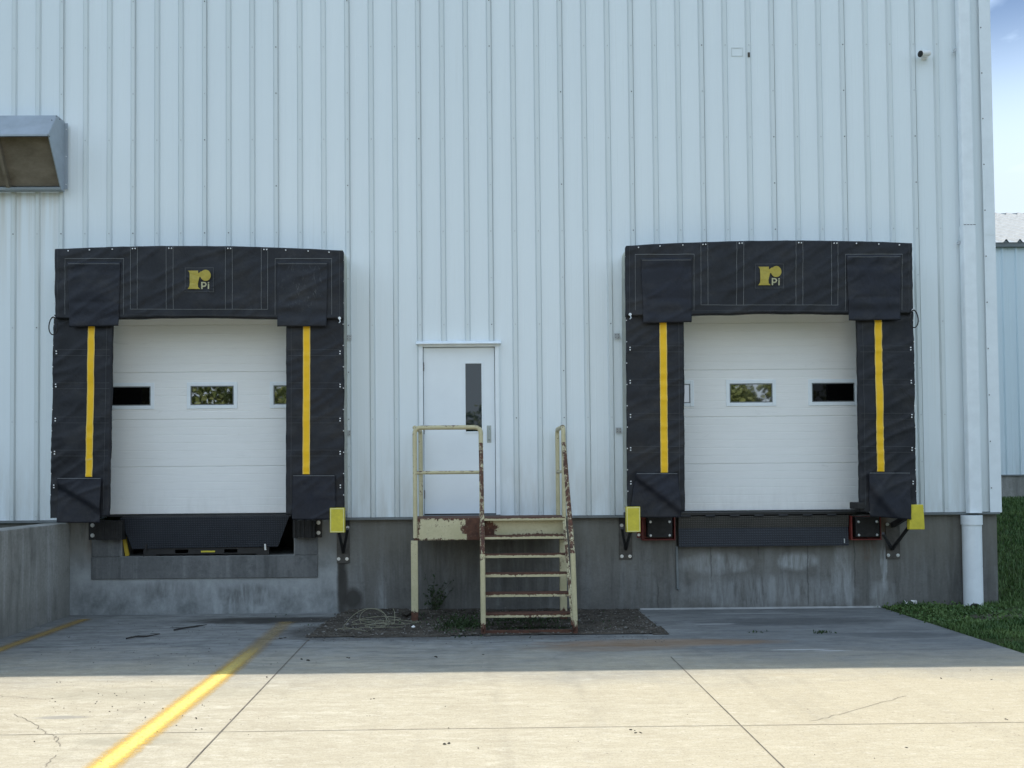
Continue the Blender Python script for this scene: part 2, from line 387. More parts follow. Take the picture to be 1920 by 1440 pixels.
paint_mat('tread_paint', .515, .22, 0., 'top')
paint_mat('stringer_paint', .535, .06)
paint_mat('rust_tread', .47, .2, 0., 'top')

# checker plate
def plate_mat(name, lo, hi):
    n = NT(name); x, y, z = n.xyz()
    zz = n.ma('ADD', z, n.ma('MULTIPLY', y, -.35))
    s = 105.
    p = n.ma('SINE', n.ma('MULTIPLY', n.ma('ADD', x, zz), s)); q = n.ma('SINE', n.ma('MULTIPLY', n.ma('SUBTRACT', x, zz), s))
    h = n.ma('POWER', n.ma('MAXIMUM', n.ma('MULTIPLY', p, q), 0.), .7)
    c = n.mix(n.mr(n.noise(3, 5, .65), .3, .7), lo, hi); c = n.mix(n.ma('MULTIPLY', h, .6), c, tuple(v*2.2 for v in hi))
    M[name] = n.out(c, n.mr(h, 0, 1, .55, .4), .2, .5, n.bump(h, .7, .004))
plate_mat('plate_blue', (.011, .014, .02), (.02, .024, .032))
plate_mat('plate_dust', (.03, .029, .026), (.055, .052, .046))

# hood interior: grimy filter
n = NT('hood_filter'); a = n.noise(3, 6, .7, sc=(1, 1, 2))
M['hood_filter'] = n.out(n.mix(n.mr(a, .3, .7), (.13, .11, .08), (.24, .21, .165)), .9, 0, .2, n.bump(n.noise(50, 3, .6), .2, .005))

# ------------------------------------------------------------------ mesh helpers
class MB:
    def __init__(s): s.v, s.f, s.mi, s.uv = [], [], [], {}
    def face(s, pts, mi=0):
        b = len(s.v); s.v += [tuple(p) for p in pts]; s.f.append(tuple(range(b, b+len(pts)))); s.mi.append(mi)
        return len(s.f)-1
    def box(s, x0, x1, y0, y1, z0, z1, mi=0):
        x0, x1 = sorted((x0, x1)); y0, y1 = sorted((y0, y1)); z0, z1 = sorted((z0, z1))
        b = len(s.v)
        s.v += [(x, y, z) for z in (z0, z1) for y in (y0, y1) for x in (x0, x1)]
        for q in ((0, 2, 3, 1), (4, 5, 7, 6), (0, 1, 5, 4), (2, 6, 7, 3), (0, 4, 6, 2), (1, 3, 7, 5)):
            s.f.append(tuple(b+i for i in q)); s.mi.append(mi)
        return s
    def prism(s, poly, a, b, axis='y', mi=0):
        """polygon of 2-D points swept along an axis between a and b"""
        def mk(p, t):
            return {'x': (t, p[0], p[1]), 'y': (p[0], t, p[1]), 'z': (p[0], p[1], t)}[axis]
        k = len(poly); o = len(s.v)
        s.v += [mk(p, a) for p in poly]+[mk(p, b) for p in poly]
        s.f.append(tuple(range(o, o+k))); s.f.append(tuple(range(o+2*k-1, o+k-1, -1))); s.mi += [mi, mi]
        for i in range(k):
            j = (i+1) % k
            s.f.append((o+j, o+i, o+k+i, o+k+j)); s.mi.append(mi)
        return s
    def tube(s, pts, r, n=10, mi=0, caps=True):
        pts = [Vector(p) for p in pts]; rs = r if isinstance(r, (list, tuple)) else [r]*len(pts)
        o = len(s.v); ref = None
        for i, p in enumerate(pts):
            t = ((pts[i+1]-p).normalized() if i < len(pts)-1 else Vector()) + ((p-pts[i-1]).normalized() if i else Vector())
            t.normalize()
            if ref is None: ref = t.orthogonal().normalized()
            a = (ref - t*ref.dot(t)).normalized(); ref = a; b = t.cross(a)
            for k in range(n):
                w = 2*math.pi*k/n; s.v.append(tuple(p+(a*math.cos(w)+b*math.sin(w))*rs[i]))
        for i in range(len(pts)-1):
            for k in range(n):
                j = (k+1) % n
                s.f.append((o+i*n+k, o+i*n+j, o+(i+1)*n+j, o+(i+1)*n+k)); s.mi.append(mi)
        if caps:
            s.f.append(tuple(o+k for k in range(n-1, -1, -1))); e = o+(len(pts)-1)*n
            s.f.append(tuple(e+k for k in range(n))); s.mi += [mi, mi]
        return s
    def bar(s, p, q, w, h, mi=0, up=(0, 0, 1)):
        """rectangular bar from p to q, w across and h along 'up'"""
        p, q = Vector(p), Vector(q); t = (q-p).normalized(); a = t.cross(Vector(up)).normalized(); b = a.cross(t)
        o = len(s.v)
        for e in (p, q):
            for i, j in ((-1, -1), (1, -1), (1, 1), (-1, 1)): s.v.append(tuple(e+a*w/2*i+b*h/2*j))
        for fc in ((3, 2, 1, 0), (4, 5, 6, 7), (0, 1, 5, 4), (1, 2, 6, 5), (2, 3, 7, 6), (3, 0, 4, 7)):
            s.f.append(tuple(o+i for i in fc)); s.mi.append(mi)
        return s
    def build(s, name, mats, parent=None, label=None, bevel=0, smooth=False, kind=None):
        if not isinstance(mats, (list, tuple)): mats = [mats]
        org = Vector()
        p = parent
        while p is not None: org += p.location; p = p.parent
        me = bpy.data.meshes.new(name)
        me.from_pydata([tuple(Vector(v)-org) for v in s.v], [], s.f)
        for mm in mats: me.materials.append(M[mm])
        me.polygons.foreach_set('material_index', s.mi)
        if smooth: me.polygons.foreach_set('use_smooth', [True]*len(s.f))
        if s.uv:
            l = me.uv_layers.new(name='UVMap')
            for fi, uvs in s.uv.items():
                for k, li in enumerate(me.polygons[fi].loop_indices): l.data[li].uv = uvs[k]
        me.update()
        o = bpy.data.objects.new(name, me); COL.objects.link(o)
        if parent: o.parent = parent
        if label: o['label'] = label
        if kind: o['kind'] = kind
        if bevel:
            b = o.modifiers.new('bevel', 'BEVEL'); b.width = bevel; b.segments = 2; b.limit_method = 'ANGLE'
        if smooth == 'auto':
            me.polygons.foreach_set('use_smooth', [True]*len(s.f))
            me.set_sharp_from_angle(angle=R(40))
        return o
def thing(name, label, cat, loc, group=None):
    o = bpy.data.objects.new(name, None); COL.objects.link(o); o.location = loc; o.empty_display_size = .2
    o['label'] = label; o['category'] = cat
    if group: o['group'] = group
    return o
def tag(o, label, cat, group=None, kind=None):
    o['label'] = label; o['category'] = cat
    if group: o['group'] = group
    if kind: o['kind'] = kind
    return o
def bolt(parent, x, y, z, r=.022, mat='zinc_bolt', t=.016):
    """washer and hexagon head standing on a face that looks to -y"""
    b = MB(); b.tube([(x, y, z), (x, y-t*.35, z)], r, 14); b.tube([(x, y-t*.35, z), (x, y-t, z)], r*.6, 6)
    return b.build('bolt', mat, parent)

# ------------------------------------------------------------------ warehouse
XC = (WX(1848, 0)+WX(1876, 962))/2                # right corner
XL, TOP = -16., 8.6
ZB = WZ(900, 968)                                  # bottom edge of the siding
wh = thing('warehouse', 'long white ribbed metal warehouse with two loading docks on a concrete base', 'building', (0, 0, 0))
ribA, ribB = WX(30, 0), WX(1751, 0); PIT = (ribB-ribA)/39

LD = dict(xc=WX(398, 741, .05), name='left'); RD = dict(xc=WX(1408, 735, .05), name='right')
for d, py in ((LD, 963), (RD, 957)):
    d['x0'], d['x1'] = d['xc']-1.5, d['xc']+1.5
    d['z0'] = WZ(398 if d is LD else 1440, py, .05); d['z1'] = d['z0']+3.05
PDx0, PDx1 = WX(795, 800), WX(928, 800); PDz0, PDz1 = WZ(860, 963), WZ(860, 652)
open_ = [(LD['x0'], LD['x1'], ZB, LD['z1']), (RD['x0'], RD['x1'], ZB, RD['z1']), (PDx0-.05, PDx1+.05, ZB, PDz1+.05)]

b = MB()
prof = []                                          # (x, y) profile of the ribbed sheet
k0 = int((XL-ribA)/PIT)-1
for k in range(k0, 60):
    c = ribA+k*PIT
    for dx, dy in ((-.042, 0), (-.024, -.024), (.020, -.024), (.036, 0)): prof.append((c+dx, dy))
    for q in (.36, .66):                           # two shallow stiffening pleats between ribs
        for dx, dy in ((-.012, 0), (0, -.0012), (.012, 0)): prof.append((c+PIT*q+dx, dy))
prof = sorted(p for p in prof if XL < p[0] < XC-.11)
prof = [(XL, 0)]+prof+[(XC-.11, 0)]
cuts = sorted(v for o in open_ for v in o[:2])
full = []
for (xa, ya), (xb, yb) in zip(prof, prof[1:]):
    full.append((xa, ya))
    for cx in cuts:
        if xa < cx < xb: full.append((cx, ya+(yb-ya)*(cx-xa)/(xb-xa)))
full.append(prof[-1])
for (xa, ya), (xb, yb) in zip(full, full[1:]):
    mid = (xa+xb)/2; z0 = ZB
    for o in open_:
        if o[0] < mid < o[1]: z0 = o[3]
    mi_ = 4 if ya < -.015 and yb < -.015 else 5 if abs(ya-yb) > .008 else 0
    b.face([(xa, ya-.02, z0), (xb, yb-.02, z0), (xb, yb-.02, TOP), (xa, ya-.02, TOP)], mi_)
def in_open(x, z, pad=.0):
    return any(o[0]-pad < x < o[1]+pad and z < o[3]+pad for o in open_)
for k in range(k0, 60):                            # lapped sheet edges and fixing screws
    c = ribA+k*PIT
    if not XL < c < XC-.2: continue
    if k % 3 == 2:
        z0 = ZB
        for o in open_:
            if o[0]-.05 < c < o[1]+.05: z0 = o[3]
        b.box(c+.0232, c+.0262, -.0455, -.0385, z0, TOP, 1)
    for j, rz in enumerate([ZB+.05+i*.605 for i in range(13)]):
        dark = random.random() < (.35 if k % 3 == 2 else .03)
        if j % 2 and k % 3 != 2: continue
        if not in_open(c, rz, .06): b.box(c-.006, c+.006, -.050, -.043, rz-.006, rz+.006, 3 if dark else 2)
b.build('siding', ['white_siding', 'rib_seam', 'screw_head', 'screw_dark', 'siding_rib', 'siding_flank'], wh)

b = MB()                                           # side, back and roof
b.box(XC-.03, XC-.012, 0, 24, ZB, TOP).box(XL, XC-.03, 23.98, 24, 0, TOP).box(XL, XL+.02, 0, 23.98, ZB, TOP)
b.build('side_wall', 'white_siding', wh)
b = MB(); b.prism([(-.06, TOP), (12, TOP+1.0), (24.06, TOP), (24.06, TOP+.05), (12, TOP+1.06), (-.06, TOP+.05)], XL-.05, XC+.05, 'x')
b.build('roof', 'white_siding', wh)
b = MB()                                           # folded corner flashing with its lap joint
lap = WZ(1840, 440)
b.box(XC-.145, XC, -.056, -.05, ZB-.01, lap+.01).box(XC-.147, XC+.003, -.060, -.056, lap-.02, TOP)
b.box(XC, XC+.006, -.056, .12, ZB-.01, TOP)
for i in range(12): b.box(XC-.133, XC-.121, -.067, -.0595, ZB+.3+i*.6, ZB+.314+i*.6, 1)
b.build('corner_trim', ['white_trim', 'screw_dark'], wh, bevel=.003)
b = MB()
for xa, xb in ((XL, LD['x0']), (LD['x1'], PDx0-.12), (PDx1+.12, RD['x0']), (RD['x1'], XC-.03)):
    b = MB(); b.box(xa, xb, -.075, 0, ZB-.03, ZB-.004).build('base_flashing', 'dark_flashing', wh)

# foundation with the leveler pit cut into it
XF = XC-.035
pL, pR = WX(228, 1000), WX(551, 1000); pz = WZ(390, 1042)
rL, rR = WX(1272, 980), WX(1592, 980)
zt = ZB-.03
b = MB()
b.box(XL, pL, 0, .4, -.4, zt).box(pL, pR, 0, 1.3, -.4, pz).box(pR, XF, 0, .4, -.4, zt)
b.box(XF-.3, XF, .4, 24, -.4, zt)
b.build('foundation', 'foundation_concrete', wh)
b = MB(); b.box(pL-.02, pL, .4, 1.3, pz, zt).box(pR, pR+.02, .4, 1.3, pz, zt).box(pL, pR, 1.28, 1.3, pz, zt)
b.build('pit_lining', 'door_dark', wh)
b = MB()
sx0, sx1 = WX(172, 1064), WX(596, 1064)
s0, s1 = WZ(390, 1084), WZ(390, 1042)
b.box(sx0, sx1, -.022, 0, s0, s1-.004)
b.box(WX(172, 1020), pL-.01, -.012, 0, s1, WZ(200, 1010)).box(pR+.01, WX(596, 1020), -.012, 0, s1, WZ(580, 1007))
b.build('pit_sill', 'sill_concrete', wh, bevel=.006)
b = MB(); b.prism([(0, .0), (-.035, .0), (0, .018)], WX(1200, 1143), WX(1650, 1143), 'x'); b.build('mortar_fillet', 'joint_pale', wh)

# steel door to the stairs
pd = MB(); pd.box(PDx0, PDx1, -.012, .03, PDz0, PDz1)
pdo = pd.build('personnel_door', 'door_paint', wh, 'plain white steel door with a tall narrow window', bevel=.003)
b = MB()
fo = .058
b.box(PDx0-fo, PDx0-.006, -.07, .06, PDz0-.04, PDz1+.006).box(PDx1+.006, PDx1+fo, -.07, .06, PDz0-.04, PDz1+.006).box(PDx0-fo, PDx1+fo, -.07, .06, PDz1+.0065, PDz1+fo)
b.build('door_frame', 'white_trim', pdo, bevel=.004)
b = MB(); za, zb2 = WZ(860, 647), WZ(860, 641)
b.prism([(-.13, za), (-.125, za+.012), (0, zb2+.02), (0, za)], WX(781, 643), WX(939, 643), 'x').build('drip_cap', 'white_trim', pdo, bevel=.002)
b = MB(); b.box(PDx0-.05, PDx1+.06, -.09, .03, PDz0-.055, PDz0-.014).build('threshold', 'dark_flashing', pdo, bevel=.003)
b = MB(); b.box(PDx0-.0055, PDx1+.0055, .031, .05, PDz0-.014, PDz1+.006).build('door_gap', 'door_dark', pdo)
wx0, wx1, wz0, wz1 = WX(873, 745), WX(903, 745), WZ(888, 809), WZ(888, 682)
b = MB(); b.box(wx0, wx1, -.016, -.0125, wz0, wz1).build('window_pane', 'door_glass', pdo)
b = MB(); e = .02
b.box(wx0-e, wx0, -.022, -.0125, wz0-e, wz1+e).box(wx1, wx1+e, -.022, -.0125, wz0-e, wz1+e).box(wx0, wx1, -.022, -.0125, wz1, wz1+e).box(wx0, wx1, -.022, -.0125, wz0-e, wz0)
b.build('window_frame', 'door_paint', pdo, bevel=.003)
hx0, hx1, hz0, hz1 = WX(913, 815), WX(921, 815), WZ(917, 830), WZ(917, 798)
b = MB(); b.box(hx0, hx1, -.018, -.0125, hz0, hz1)
b.tube([((hx0+hx1)/2, -.018, hz0+.03), ((hx0+hx1)/2, -.06, hz0+.05), ((hx0+hx1)/2, -.06, hz1-.06), ((hx0+hx1)/2, -.018, hz1-.035)], .009, 8)
b.tube([((hx0+hx1)/2, -.018, hz1-.018), ((hx0+hx1)/2, -.024, hz1-.018)], .012, 10)
b.build('handle', 'dull_steel', pdo, bevel=.002)
for py in (688, 806, 927):
    hz = WZ(794, py); b = MB(); b.tube([(PDx0-.004, -.022, hz-.055), (PDx0-.004, -.022, hz+.055)], .011, 10)
    for q in (-.02, .018): b.box(PDx0-.018, PDx0+.01, -.035, -.014, hz+q-.002, hz+q+.002)
    b.build('hinge', 'hinge_steel', pdo)

# sectional doors
def dock_door(d, wins, label):
    x0, x1, z0, z1 = d['x0'], d['x1'], d['z0'], d['z1']; yd = .05; hgt = (z1-z0)/5
    b = MB()
    for i in range(5):
        za, zb = z0+i*hgt+.002, z0+(i+1)*hgt-.002
        lines = 6; st = (zb-za)/lines
        pts = [(yd+.009, za), (yd+.005, za), (yd, za+.004)]
        for j in range(1, lines):                                   # shallow grooves pressed in the steel
            g = za+j*st; pts += [(yd, g-.005), (yd+.0025, g), (yd, g+.005)]
        pts += [(yd, zb-.004), (yd+.005, zb), (yd+.009, zb)]
        b.prism(pts, x0+.005, x1-.005, 'x')
    b.box(x0, x1, yd+.010, yd+.06, z0, z1)
    b.box(x0+.01, x1-.01, yd-.006, yd+.04, z0-.028, z0+.002, 1)
    o = b.build('dock_door', ['dock_door_skin', 'door_dark'], wh, label)
    b = MB(); b.box(x0-.02, x0, -.018, .4, ZB, z1).build('jamb', 'white_trim', o)
    b = MB(); b.box(x1, x1+.02, -.018, .4, ZB, z1).build('jamb', 'white_trim', o)
    b = MB(); b.box(x0, x1, -.018, .4, z1, z1+.02).build('door_header', 'white_trim', o)
    wz = z0+2.5*hgt
    for off, glass in wins:
        cx = d['xc']+off; w, h = .278, .124
        b = MB(); fr = .048
        for rr, y0_, y1_ in ((fr, yd-.011, yd-.0005),):
            b.box(cx-w-rr, cx-w, y0_, y1_, wz-h-rr, wz+h+rr).box(cx+w, cx+w+rr, y0_, y1_, wz-h-rr, wz+h+rr).box(cx-w, cx+w, y0_, y1_, wz+h, wz+h+rr).box(cx-w, cx+w, y0_, y1_, wz-h-rr, wz-h)
        f = b.build('window_frame', 'white_trim', o, bevel=.006)
        b = MB(); b.box(cx-w+.0005, cx+w-.0005, yd-.003, yd-.0006, wz-h+.0005, wz+h-.0005).build('window_pane', glass, o)
        b = MB(); g = .012
        b.box(cx-w, cx-w+g, yd-.008, yd-.0032, wz-h, wz+h).box(cx+w-g, cx+w, yd-.008, yd-.0032, wz-h, wz+h).box(cx-w+g, cx+w-g, yd-.008, yd-.0032, wz+h-g, wz+h).box(cx-w+g, cx+w-g, yd-.008, yd-.0032, wz-h, wz-h+g)
        b.build('window_seal', 'dark_flashing', o)
    return o
SP = WX(1562, 736, .05)-WX(1408, 736, .05)
dock_door(LD, ((-SP, 'dark_glass'), (0, 'window_glass'), (SP, 'window_glass')), 'pale sectional dock door with three small windows, beside the wing wall')
dock_door(RD, ((-SP, 'window_glass'), (0, 'window_glass'), (SP, 'dark_glass')), 'pale sectional dock door with three small windows, by the downspout')

# scar of a removed sign and a rusty tab on the siding
ax0, az1 = W(1370, 91); ax1, az0 = W(1392, 107)
b = MB(); t = .007; yy_ = -.0262
b.box(ax0, ax1, yy_, -.0242, az1-t, az1).box(ax0, ax1, yy_, -.0242, az0, az0+t).box(ax0, ax0+t, yy_, -.0242, az0+t, az1-t).box(ax1-t, ax1, yy_, -.0242, az0+t, az1-t)
b.build('sign_scar', 'scar_paint', wh)
tx, tz = W(1402, 106); b = MB(); b.box(tx-.014, tx+.014, -.054, -.043, tz-.03, tz+.03).build('rusty_tab', 'plate_brown', wh)

# ------------------------------------------------------------------ dock shelters
YF = -.47
def wr(x, z, a=1.):
    """wrinkles of the vinyl, as a push along y"""
    v = Vector((x*1.7, 3.1, z*1.3)); n1 = mnoise.noise(v); n2 = mnoise.noise(Vector((x*4.2+z*3.1, 7.7, z*1.9-x*.8))); n3 = mnoise.noise(Vector((x*9, 1.3, z*7)))
    n4 = mnoise.noise(Vector((x*3.1-z*5.2, 2.2, z*1.1+x))); n4 = max(0, .25-abs(n4))*4
    return a*(.008*n1+.008*n2+.003*n3-.010*n4)
class Cloth:
    """sheet hung on the plane y0: photo outline -> wrinkled grid, and things sewn on it"""
    def __init__(s, y0, amp=1., extra=None): s.y0, s.amp, s.extra, s.mb = y0, amp, extra, MB()
    def y(s, x, z): return s.y0+wr(x, z, s.amp)+(s.extra(x, z) if s.extra else 0)
    def sheet(s, tl, tr, br, bl, nx=16, nz=24, arch=0., sag=0., skirt=.06):
        P = [W(*p, s.y0) for p in (tl, tr, br, bl)]
        g = []
        for j in range(nz+1):
            v = j/nz; row = []
            for i in range(nx+1):
                u = i/nx
                tx = P[0][0]*(1-u)+P[1][0]*u; tz = P[0][1]*(1-u)+P[1][1]*u+arch*(1-(2*u-1)**2)
                bx = P[3][0]*(1-u)+P[2][0]*u; bz = P[3][1]*(1-u)+P[2][1]*u+sag*max(0, 1-abs(2*u-1)*1.6)
                x, z = tx*(1-v)+bx*v, tz*(1-v)+bz*v
                if i in (0, nx): x += .006*mnoise.noise(Vector((z*3, i, 2)))
                if j == nz: z += .006*mnoise.noise(Vector((x*3, 5, 2)))
                row.append((x, s.y(x, z), z))
            g.append(row)
        m_ = s.mb; o = len(m_.v)
        for row in g: m_.v += row
        w = nx+1
        for j in range(nz):
            for i in range(nx):
                m_.f.append((o+j*w+i, o+(j+1)*w+i, o+(j+1)*w+i+1, o+j*w+i+1)); m_.mi.append(0)
        rim = [j*w for j in range(nz+1)]+[nz*w+i for i in range(1, w)]+[j*w+nx for j in range(nz-1, -1, -1)]+[i for i in range(nx-1, 0, -1)]
        b0 = len(m_.v); m_.v += [(m_.v[o+i][0], m_.v[o+i][1]+skirt, m_.v[o+i][2]) for i in rim]
        k = len(rim)
        for i in range(k):
            j = (i+1) % k
            m_.f.append((o+rim[j], o+rim[i], b0+i, b0+j)); m_.mi.append(0)
        return s
    def strip(s, p, q, wpx=1.0, mi=1, lift=.005, seg=40, mb=None):
        """a ribbon of thread or tape from photo point p to q"""
        mb = mb or s.mb
        a, c = Vector(W(*p, s.y0)), Vector(W(*q, s.y0)); t = (c-a).normalized(); nrm = Vector((-t.y, t.x))*(wpx/151.6/2)
        o = len(mb.v)
        for i in range(seg+1):
            m_ = a+(c-a)*(i/seg)
            for sg in (1, -1):
                e = m_+nrm*sg; mb.v.append((e.x, s.y(e.x, e.y)-lift, e.y))
        for i in range(seg):
            mb.f.append((o+2*i, o+2*i+1, o+2*i+3, o+2*i+2)); mb.mi.append(mi)
    def dot(s, px, py, r=.009, mi=2):
        x, z = W(px, py, s.y0); y = s.y(x, z)
        s.mb.tube([(x, y-.001, z), (x, y-.007, z)], r, 8, mi)

def fold_fn(p, q, depth, sgn):
    """a crease: the cloth below the line p-q lies proud and sags back"""
    a, c = Vector(p), Vector(q); t = (c-a).normalized(); nn = Vector((-t.y, t.x))*sgn
    def f(x, z):
        d = (Vector((x, z))-a).dot(nn)
        return -depth*math.exp(-max(d, 0)*3.)*(1/(1+math.exp(-d*70)))
    return f

def logo(parent, cl, ox, oy):
    """gold letter r with a round ear and small Pi, sewn on a square patch; units of 1/22 photo pixel"""
    def pt(u, v, lift):
        x, z = W(ox+(u-145)/22.2, oy+(v-270)/22.2, cl.y0); return (x, cl.y(x, z)-lift, z)
    b = MB(); N = 10
    for j in range(N):
        for i in range(N):
            q = [(145+1205*(i+a)/N, 270+1020*(j+c)/N) for a, c in ((0, 0), (0, 1), (1, 1), (1, 0))]
            b.face([pt(*p, .006) for p in q])
    e = 20
    for (u0, v0), (u1, v1) in (((145, 270), (1350, 270+e)), ((145, 1290-e), (1350, 1290)), ((145, 270), (145+e, 1290)), ((1350-e, 270), (1350, 1290))):
        for i in range(8):
            if u1-u0 > v1-v0: q = [(u0+(u1-u0)*i/8, v0), (u0+(u1-u0)*i/8, v1), (u0+(u1-u0)*(i+1)/8, v1), (u0+(u1-u0)*(i+1)/8, v0)]
            else: q = [(u0, v0+(v1-v0)*i/8), (u0, v0+(v1-v0)*(i+1)/8), (u1, v0+(v1-v0)*(i+1)/8), (u1, v0+(v1-v0)*i/8)]
            b.face([pt(*p, .0075) for p in q], 1)
    po = b.build('logo_patch', ['black_vinyl', 'stitch_dim'], parent)
    b = MB()
    L = [(270, 400), (320, 440), (345, 520), (350, 700), (350, 900), (350, 1030), (320, 1100), (270, 1165)]
    Rr = [(705, 400), (705, 440), (715, 520), (765, 650), (725, 820), (690, 950), (700, 1080), (790, 1165)]
    for i in range(7): b.face([pt(*L[i], .0165), pt(*L[i+1], .0165), pt(*Rr[i+1], .0165), pt(*Rr[i], .0165)])
    b.face([pt(715, 520, .0168), pt(760, 655, .0168), pt(830, 680, .0168), pt(850, 420, .0168), pt(780, 470, .0168)])
    c0 = [(1020+222*math.cos(w), 600+228*math.sin(w)) for w in [2*math.pi*i/32 for i in range(32)]]
    for i in range(32): b.face([pt(1020, 600, .0172), pt(*c0[(i+1) % 32], .0172), pt(*c0[i], .0172)])
    b.build('logo_letter', 'logo_gold', po)
    b = MB()
    def quad(u0, v0, u1, v1): b.face([pt(u0, v0, .0165), pt(u0, v1, .0165), pt(u1, v1, .0165), pt(u1, v0, .0165)])
    quad(830, 870, 890, 1165); quad(1105, 960, 1165, 1165); quad(1105, 882, 1165, 932)
    out = [(890, 870), (960, 870), (1025, 895), (1060, 970), (1025, 1050), (960, 1078), (890, 1078)]
    inn = [(890, 922), (950, 922), (985, 935), (1000, 970), (985, 1008), (950, 1022), (890, 1022)]
    for i in range(6): b.face([pt(*out[i], .0165), pt(*inn[i], .0165), pt(*inn[i+1], .0165), pt(*out[i+1], .0165)])
    b.build('logo_lettering', 'logo_pale', po)

def shelter(P):
    X = P['head']
    root = thing('dock_shelter', P['label'], 'dock shelter', (W((X[0][0]+X[1][0])/2, 960)[0], 0, ZB), 'black fabric dock shelters around the dock doors')
    # white side boxes and top between the fabric and the wall
    xl, xr = WX(X[0][0], X[0][1]+20, YF), WX(X[1][0], X[1][1]+20, YF)
    xlb, xrb = WX(P['L'][3][0], 960, YF), WX(P['R'][2][0], 960, YF)
    zt_ = WZ((X[0][0]+X[1][0])/2, X[0][1]+2, YF); zbm = WZ(400, 966, YF)+.02
    for s_, xa, xb in ((1, xl, xlb), (-1, xr, xrb)):
        b = MB()
        q = [(xa+.012*s_, YF+.02, zt_), (xb+.012*s_, YF+.02, zbm), (xb+.012*s_, -.055, zbm), (xa+.012*s_, -.055, zt_)]
        q2 = [(p[0]+.02*s_, p[1], p[2]) for p in q]
        b.face(q[::-1] if s_ < 0 else q); b.face(q2 if s_ < 0 else q2[::-1])
        for i in range(4): b.face([q[i], q[(i+1) % 4], q2[(i+1) % 4], q2[i]])
        b.build('side_panel', 'shelter_white', root)
    b = MB(); b.face([(xl+.035, YF+.03, zt_-.02), (xr-.035, YF+.03, zt_-.02), (xr-.035, -.055, zt_-.01), (xl+.035, -.055, zt_-.01)]); b.build('top_panel', 'shelter_white', root)
    # side curtains
    for side in 'LR':
        c = Cloth(YF, 1.)
        tl, tr, br, bl = P[side]
        c.sheet(tl, tr, br, bl, 30, 110, skirt=.05)
        sgn = 1 if side == 'L' else -1
        def ex(px_off, py, side=side, tl=tl, tr=tr, br=br, bl=bl):
            """x at a height, measured from the outer (o) edge inward"""
            v = (py-tl[1])/(bl[1]-tl[1])
            o_, i_ = (tl[0]+(bl[0]-tl[0])*v, tr[0]+(br[0]-tr[0])*v) if side == 'L' else (tr[0]+(br[0]-tr[0])*v, tl[0]+(bl[0]-tl[0])*v)
            return o_+(i_-o_)*px_off
        oy = P['oy']
        for py in (661, 723, 787, 849, 912):
            py += oy
            if py < 900+oy:
                for dy in (-5, 6): c.strip((ex(.03, py), py+dy), (ex(.97, py), py+dy), .55, 1)
            for dy in (-2.3, 2.3): c.dot(ex(.06, py), py+dy)
        c.strip((ex(.91, 612), 612+oy), (ex(.91, 955), 955+oy), .55, 1)
        for py in range(480, 960, 40): c.dot(ex(.002, py+oy+8), py+oy+8, .007)
        o = c.mb.build('side_curtain', ['black_vinyl', 'stitch_dim', 'grommet'], root, smooth=True)
        m_ = MB(); (ta, tb), (ba, bb), y0_, y1_ = P['stripe'+side]
        c.strip(((ta+tb)/2, y0_-14), ((ba+bb)/2, y1_), tb-ta+.4, 1, .007, 110, m_)
        c.strip(((ta+tb)/2, y0_-14), ((ba+bb)/2, y1_), tb-ta-2.6, 0, .0085, 110, m_)
        m_.build('stripe', ['stripe_yellow', 'stripe_edge'], o, smooth=True)
    # bottom flaps
    for side in 'LR':
        tl, tr, br, bl = P['bot'+side]
        fp = P['fold'+side]; ex_ = None
        if fp: ex_ = fold_fn(W(*fp[0], YF-.03), W(*fp[1], YF-.03), .05, fp[2])
        c = Cloth(YF-.022, .8, ex_); c.sheet(tl, tr, br, bl, 30, 34, skirt=.006)
        c.strip((tl[0]+1, tl[1]+1), (tr[0]-1, tr[1]+1), .9, 1)
        c.mb.build('bottom_flap', ['flap_vinyl', 'stitch'], root, smooth=True)
    # head curtain
    c = Cloth(YF-.05, .9)
    (hl, hr, br, bl) = X
    c.sheet(hl, hr, br, bl, 130, 44, arch=P['arch'], sag=.02, skirt=.1)
    y_top = lambda px: hl[1]+(hr[1]-hl[1])*(px-hl[0])/(hr[0]-hl[0])-P['arch']*151*(1-(2*(px-hl[0])/(hr[0]-hl[0])-1)**2)
    dx, dy = P['dx'], P['dy']
    for px in (128, 168, 211, 249, 254, 317, 322, 428, 433, 495, 500, 536, 578, 617): c.dot(px+dx, y_top(px+dx)+4.5, .0085)
    yb = 580+dy
    for px in (245, 258, 312, 325, 423, 436, 490, 502): c.strip((px+dx, y_top(px+dx)+1), (px+dx, yb), .7, 1)
    c.strip((245+dx, yb), (502+dx, yb), .7, 1); c.strip((226+dx, yb+11), (522+dx, yb+11), .5, 3)
    for xa, xb in ((122, 232), (516, 622)):
        c.strip((xa+dx, 485+dy), (xb+dx, 485+dy), .9, 1); c.strip((xa+dx, 485+dy), (xa+dx, 590+dy), .6, 1); c.strip((xb+dx, 485+dy), (xb+dx, 590+dy), .6, 1)
    c.strip((hl[0]+6, hl[1]+2), (hl[0]+6, bl[1]-2), .5, 3); c.strip((hr[0]-6, hr[1]+2), (hr[0]-6, br[1]-2), .5, 3)
    hd = c.mb.build('head_curtain', ['black_vinyl', 'stitch', 'grommet', 'stitch_dim'], root, smooth=True)
    logo(root, c, P['logo'][0], P['logo'][1])
